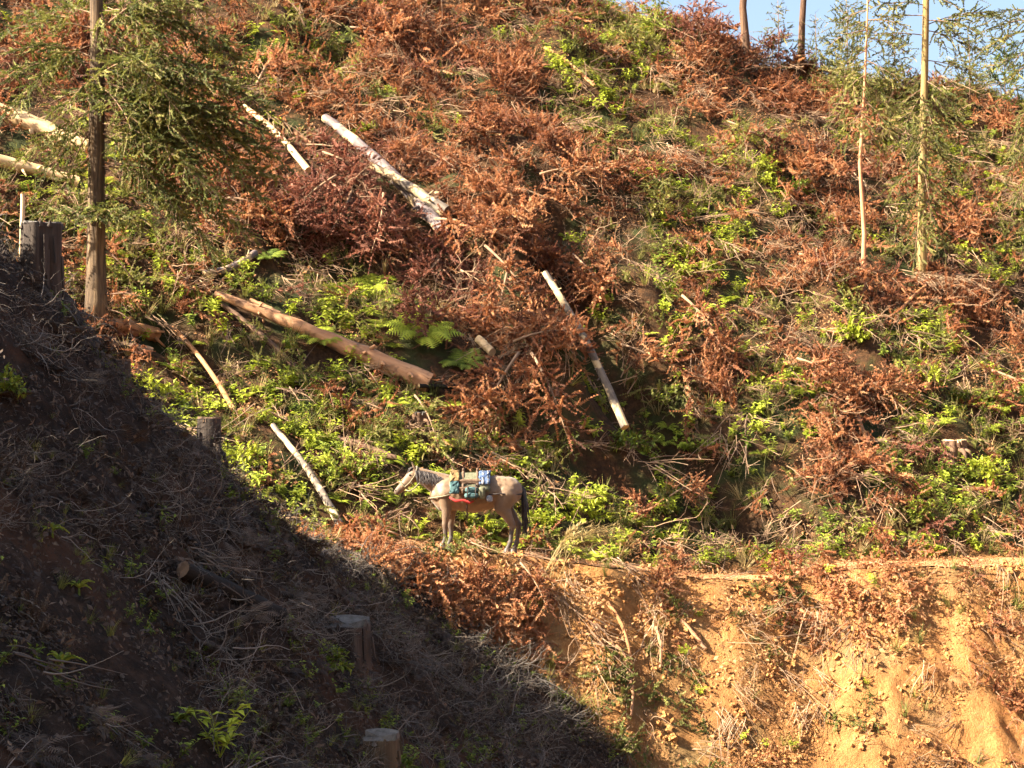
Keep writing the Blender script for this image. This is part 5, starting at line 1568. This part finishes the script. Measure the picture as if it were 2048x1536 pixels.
def plain(name, col, rough=0.7, nscale=0, col2=None):
    m, nt, p, o = new_mat(name)
    if nscale:
        nt.links.new(ramp(nt, [(0.35, *col), (0.65, *(col2 or col))], noise(nt, nscale, 4, 0.6)), p.inputs['Base Color'])
    else:
        p.inputs['Base Color'].default_value = (*col, 1)
    p.inputs['Roughness'].default_value = rough
    p.inputs['Specular IOR Level'].default_value = 0.3
    return m
K_hair, K_hoof = plain('dark_horse_hair', (0.018, 0.014, 0.013), 0.6, 30, (0.045, 0.033, 0.028)), plain('hoof_horn', (0.05, 0.04, 0.033), 0.5, 20, (0.12, 0.095, 0.075))
K_eye, K_rope = plain('dark_eye', (0.01, 0.007, 0.006), 0.15), plain('pale_rope', (0.15, 0.125, 0.075), 0.85, 60, (0.22, 0.19, 0.12))
K_yel, K_teal, K_blue, K_white = plain('ochre_cloth', (0.15, 0.085, 0.03), 0.85, 14, (0.21, 0.14, 0.06)), plain('teal_cloth', (0.025, 0.065, 0.07), 0.85, 14, (0.075, 0.14, 0.14)), plain('blue_cloth', (0.04, 0.07, 0.15), 0.85, 14, (0.09, 0.13, 0.22)), plain('white_cloth', (0.16, 0.155, 0.16), 0.85, 10, (0.30, 0.30, 0.30))
K_wood, K_red, K_strap, K_sack = plain('worn_saddle_wood', (0.07, 0.04, 0.024), 0.75, 14, (0.14, 0.085, 0.05)), plain('red_webbing', (0.26, 0.018, 0.015), 0.8, 20, (0.36, 0.03, 0.025)), plain('dark_strap', (0.03, 0.022, 0.02), 0.7), plain('olive_sacking', (0.08, 0.08, 0.045), 0.9, 25, (0.15, 0.145, 0.09))

horse = thing('horse', 'small dun pack horse standing side-on on the terrace path, head held low', 'horse', (HX0, HY0, hz))
body = link('body', horse_me, horse)
g = G(61)
for (x, y, _), off in [(q, -0.04) for q in FL] + [(q, -0.035) for q in HL]:
    zf = foot(x, y)
    S = 12
    ang = np.linspace(0, 2 * np.pi, S, endpoint=False)
    V = []
    for r, zz, dx in ((0.060, -0.02, -0.012), (0.050, 0.035, 0), (0.043, 0.07, 0.008)):
        V.append(np.stack([x + off + dx + np.cos(ang) * r * 1.1, y + np.sin(ang) * r * 0.95, np.full(S, zz + zf)], 1))
    V = np.concatenate(V)
    T = [(i * S + j, i * S + (j + 1) % S, (i + 1) * S + (j + 1) % S) for i in range(2) for j in range(S)] + [(i * S + j, (i + 1) * S + (j + 1) % S, (i + 1) * S + j) for i in range(2) for j in range(S)]
    link('hoof', MB().add(V, T, 0, 0.5, True).mesh('hoof', [K_hoof]), horse)
# tail
mb = MB()
for k in range(46):
    a, r = g.uniform(0, 6.28), g.uniform(0, 0.028)
    st = np.array([0.665 + r * math.cos(a), r * math.sin(a), 1.03 + g.uniform(-0.03, 0.02)])
    L = g.uniform(0.62, 0.80)
    P = [st, st + [0.055, 0, -0.06], st + [0.085 + g.normal(0, 0.012), g.normal(0, 0.025), -L * 0.45], st + [0.070 + g.normal(0, 0.03), g.normal(0, 0.035), -L]]
    v, t = tube(P, [0.010, 0.014, 0.013, 0.002], 4, False)
    mb.add(v, t, 0, 0.5, True)
link('tail', mb.mesh('tail', [K_hair]), horse)
# mane and forelock
mb = MB()
for k in range(120):
    f = k / 119
    c = np.array([-0.98 + 0.50 * f, 0, 1.325 - 0.135 * f + 0.02 * math.sin(3.1 * f)])
    ln = (0.21 - 0.09 * f) * g.uniform(0.7, 1.15)
    s = -1 if g.random() < 0.7 else 1
    P = [c + [g.normal(0, 0.012), 0, -0.02], c + [0.012, s * 0.055, -0.03 - 0.1 * ln], c + [0.03 + g.normal(0, 0.02), s * (0.095 + 0.01 * f), -0.35 * ln - 0.05], c + [0.045 + g.normal(0, 0.025), s * 0.118, -ln - 0.06]]
    v, t = tube(P, [0.012, 0.013, 0.011, 0.002], 4, False)
    mb.add(v, t, 0, 0.5, True)
for k in range(16):
    c = np.array([-1.01 + g.normal(0, 0.008), g.normal(0, 0.02), 1.325])
    P = [c, c + [-0.045, g.normal(0, 0.02), -0.02], c + [-0.085 + g.normal(0, 0.01), g.normal(0, 0.03), -0.10]]
    v, t = tube(P, [0.010, 0.010, 0.002], 4, False)
    mb.add(v, t, 0, 0.5, True)
link('mane', mb.mesh('mane', [K_hair]), horse)
for s in (-1, 1):
    v, t = ICO2
    link('eye', MB().add(v * [0.017, 0.012, 0.015] + [-1.055, s * 0.066, 1.205], t, 0, 0.5, True).mesh('eye', [K_eye]), horse)
    link('nostril', MB().add(v * [0.012, 0.008, 0.014] + [-1.275, s * 0.036, 0.965], t, 0, 0.5, True).mesh('nostril', [K_eye]), horse)
# halter: nose band, cheek pieces, crown piece and hanging lead
def ring(c, nrm, ry, rn, r, n=20):
    nrm = unit(nrm)
    e2 = unit(np.cross(nrm, [0, 1.0, 0]))
    P = [np.array(c) + np.array([0, 1.0, 0]) * ry * math.cos(a) + e2 * rn * math.sin(a) for a in np.linspace(0, 2 * np.pi, n + 1)]
    return tube(P, r, 6, False)
hal = MB()
v, t = ring((-1.155, 0, 1.045), (-0.7, 0, -0.7), 0.060, 0.085, 0.012)
hal.add(v, t, 0, 0.5, True)
for s in (-1, 1):
    v, t = tube([[-1.13, s * 0.066, 1.02], [-1.05, s * 0.088, 1.09], [-0.975, s * 0.082, 1.20], [-0.945, s * 0.05, 1.315], [-0.945, 0, 1.345]], 0.011, 6)
    hal.add(v, t, 0, 0.5, True)
    v, t = tube([[-1.05, s * 0.088, 1.09], [-1.0, s * 0.06, 1.06], [-0.985, 0, 1.04]], 0.010, 6)
    hal.add(v, t, 0, 0.5, True)
link('halter', hal.mesh('halter', [K_rope]), horse)
link('lead_rope', MB().add(*tube([[-1.12, -0.06, 0.97], [-1.06, -0.10, 0.955], [-0.98, -0.12, 1.0], [-0.90, -0.13, 1.08]], 0.010, 6), 0, 0.5, True).mesh('lead_rope', [K_rope]), horse)

# ---- pack saddle on the horse's back
saddle = thing('pack_saddle', 'wooden pack saddle with ochre, teal and blue cloths on the dun horse', 'pack saddle', (HX0, HY0, hz))
def shell(x0, x1, a0, a1, off, mat, name, thick=0.02, nx_=8, na=22, seed=1, cz=0.925, ry=0.272, rz=0.292):
    g = G(seed)
    xs, an = np.linspace(x0, x1, nx_), np.linspace(a0, a1, na)
    X, A = np.meshgrid(xs, an, indexing='ij')
    wr = g.normal(0, 0.006, X.shape)
    def surf(o):
        return np.stack([X + wr, np.sin(np.radians(A)) * (ry + o + wr), cz + np.cos(np.radians(A)) * (rz + o + wr)], -1)
    a, b = surf(off + thick), surf(off)
    V = np.concatenate([a.reshape(-1, 3), b.reshape(-1, 3)])
    I = np.arange(nx_ * na).reshape(nx_, na)
    N0 = nx_ * na
    T = []
    for i in range(nx_ - 1):
        for j in range(na - 1):
            p0, p1, p2, p3 = I[i, j], I[i + 1, j], I[i + 1, j + 1], I[i, j + 1]
            T += [(p0, p1, p2), (p0, p2, p3), (p0 + N0, p2 + N0, p1 + N0), (p0 + N0, p3 + N0, p2 + N0)]
    edge = list(I[0, :]) + list(I[1:, -1]) + list(I[-1, :-1][::-1]) + list(I[1:-1, 0][::-1])
    for k in range(len(edge)):
        e0, e1 = edge[k], edge[(k + 1) % len(edge)]
        T += [(e0, e1, e1 + N0), (e0, e1 + N0, e0 + N0)]
    return link(name, MB().add(V, T, 0, 0.5, True).mesh(name, [mat]), saddle)
shell(-0.43, 0.20, -86, 86, 0.010, K_sack, 'saddle_blanket', 0.02, seed=1)
shell(-0.42, -0.28, -58, 58, 0.034, K_yel, 'ochre_pad', 0.035, seed=2)
for s in (-1, 1):
    shell(-0.42, -0.28, *sorted((s * 59, s * 92)), 0.034, K_teal, 'teal_pad', 0.035, seed=3, na=10)
shell(0.03, 0.20, -66, 66, 0.034, K_blue, 'blue_cloth', 0.02, seed=4)
shell(0.075, 0.105, -67, 67, 0.056, K_white, 'white_stripe', 0.003, seed=5, nx_=3)
shell(0.15, 0.175, -67, 67, 0.056, K_white, 'white_stripe', 0.003, seed=6, nx_=3)
for x in (-0.22, 0.0):
    for s in (-1, 1):
        v, t = tube([[x, s * -0.05, 1.305], [x, 0, 1.265], [x, s * 0.16, 1.19], [x, s * 0.315, 1.0], [x, s * 0.335, 0.92]], [0.018, 0.024, 0.026, 0.024, 0.02], 8)
        link('saddle_arch', MB().add(v, t, 0, 0.5, True).mesh('saddle_arch', [K_wood]), saddle)
def rbox(c, size, mat, name, seed=1, sub_=3, puff=0.25):
    V, T = ICO3
    V = np.sign(V) * np.abs(V) ** (0.45 + puff)
    V = V / np.abs(V).max(0) * (np.array(size) / 2)
    V = V + G(seed).normal(0, 0.004, V.shape)
    return link(name, MB().add(V + np.array(c), T, 0, 0.5, True).mesh(name, [mat]), saddle)
for s in (-1, 1):
    for zz in (1.10, 0.985):
        rbox((-0.11, s * 0.315 if zz < 1.05 else s * 0.265, zz), (0.36, 0.035, 0.07), K_wood, 'side_board', 4, puff=0.05)
    rbox((-0.085, s * 0.365, 0.975), (0.20, 0.09, 0.085), K_teal, 'teal_bundle', 5)
    rbox((-0.085, s * 0.375, 0.885), (0.22, 0.10, 0.085), K_teal, 'teal_bundle', 6)
    rbox((0.075, s * 0.350, 0.925), (0.11, 0.10, 0.20), K_sack, 'rope_coil', 7)
    rbox((0.19, s * 0.330, 0.835), (0.10, 0.07, 0.10), K_white, 'small_bag', 8)
    for x in (-0.145, -0.02):
        v, t = tube([[x, s * 0.30, 1.06], [x, s * 0.42, 1.0], [x, s * 0.435, 0.90], [x, s * 0.38, 0.82], [x, s * 0.29, 0.83]], 0.009, 6)
        link('lashing', MB().add(v, t, 0, 0.5, True).mesh('lashing', [K_strap]), saddle)
    v, t = tube([[-0.43, s * 0.30, 0.86], [-0.33, s * 0.325, 0.80], [-0.22, s * 0.325, 0.815], [-0.12, s * 0.33, 0.775], [-0.05, s * 0.325, 0.80]], [0.012, 0.026, 0.020, 0.026, 0.01], 7)
    link('red_strap', MB().add(v, t, 0, 0.5, True).mesh('red_strap', [K_red]), saddle)
    v, t = tube([[0.18, s * 0.285, 0.90], [0.36, s * 0.268, 0.915], [0.56, s * 0.215, 0.90], [0.685, s * 0.10, 0.905], [0.70, 0, 0.91]], 0.012, 6)
    link('breeching_strap', MB().add(v, t, 0, 0.5, True).mesh('breeching_strap', [K_strap]), saddle)
    v, t = tube([[-0.42, s * 0.285, 0.90], [-0.55, s * 0.235, 0.87], [-0.70, s * 0.14, 0.85], [-0.762, 0, 0.84]], 0.012, 6)
    link('breast_strap', MB().add(v, t, 0, 0.5, True).mesh('breast_strap', [K_rope]), saddle)
v, t = ring((-0.16, 0, 0.875), (1, 0, 0), 0.288, 0.318, 0.012, 28)
link('girth', MB().add(v, t, 0, 0.5, True).mesh('girth', [K_strap]), saddle)
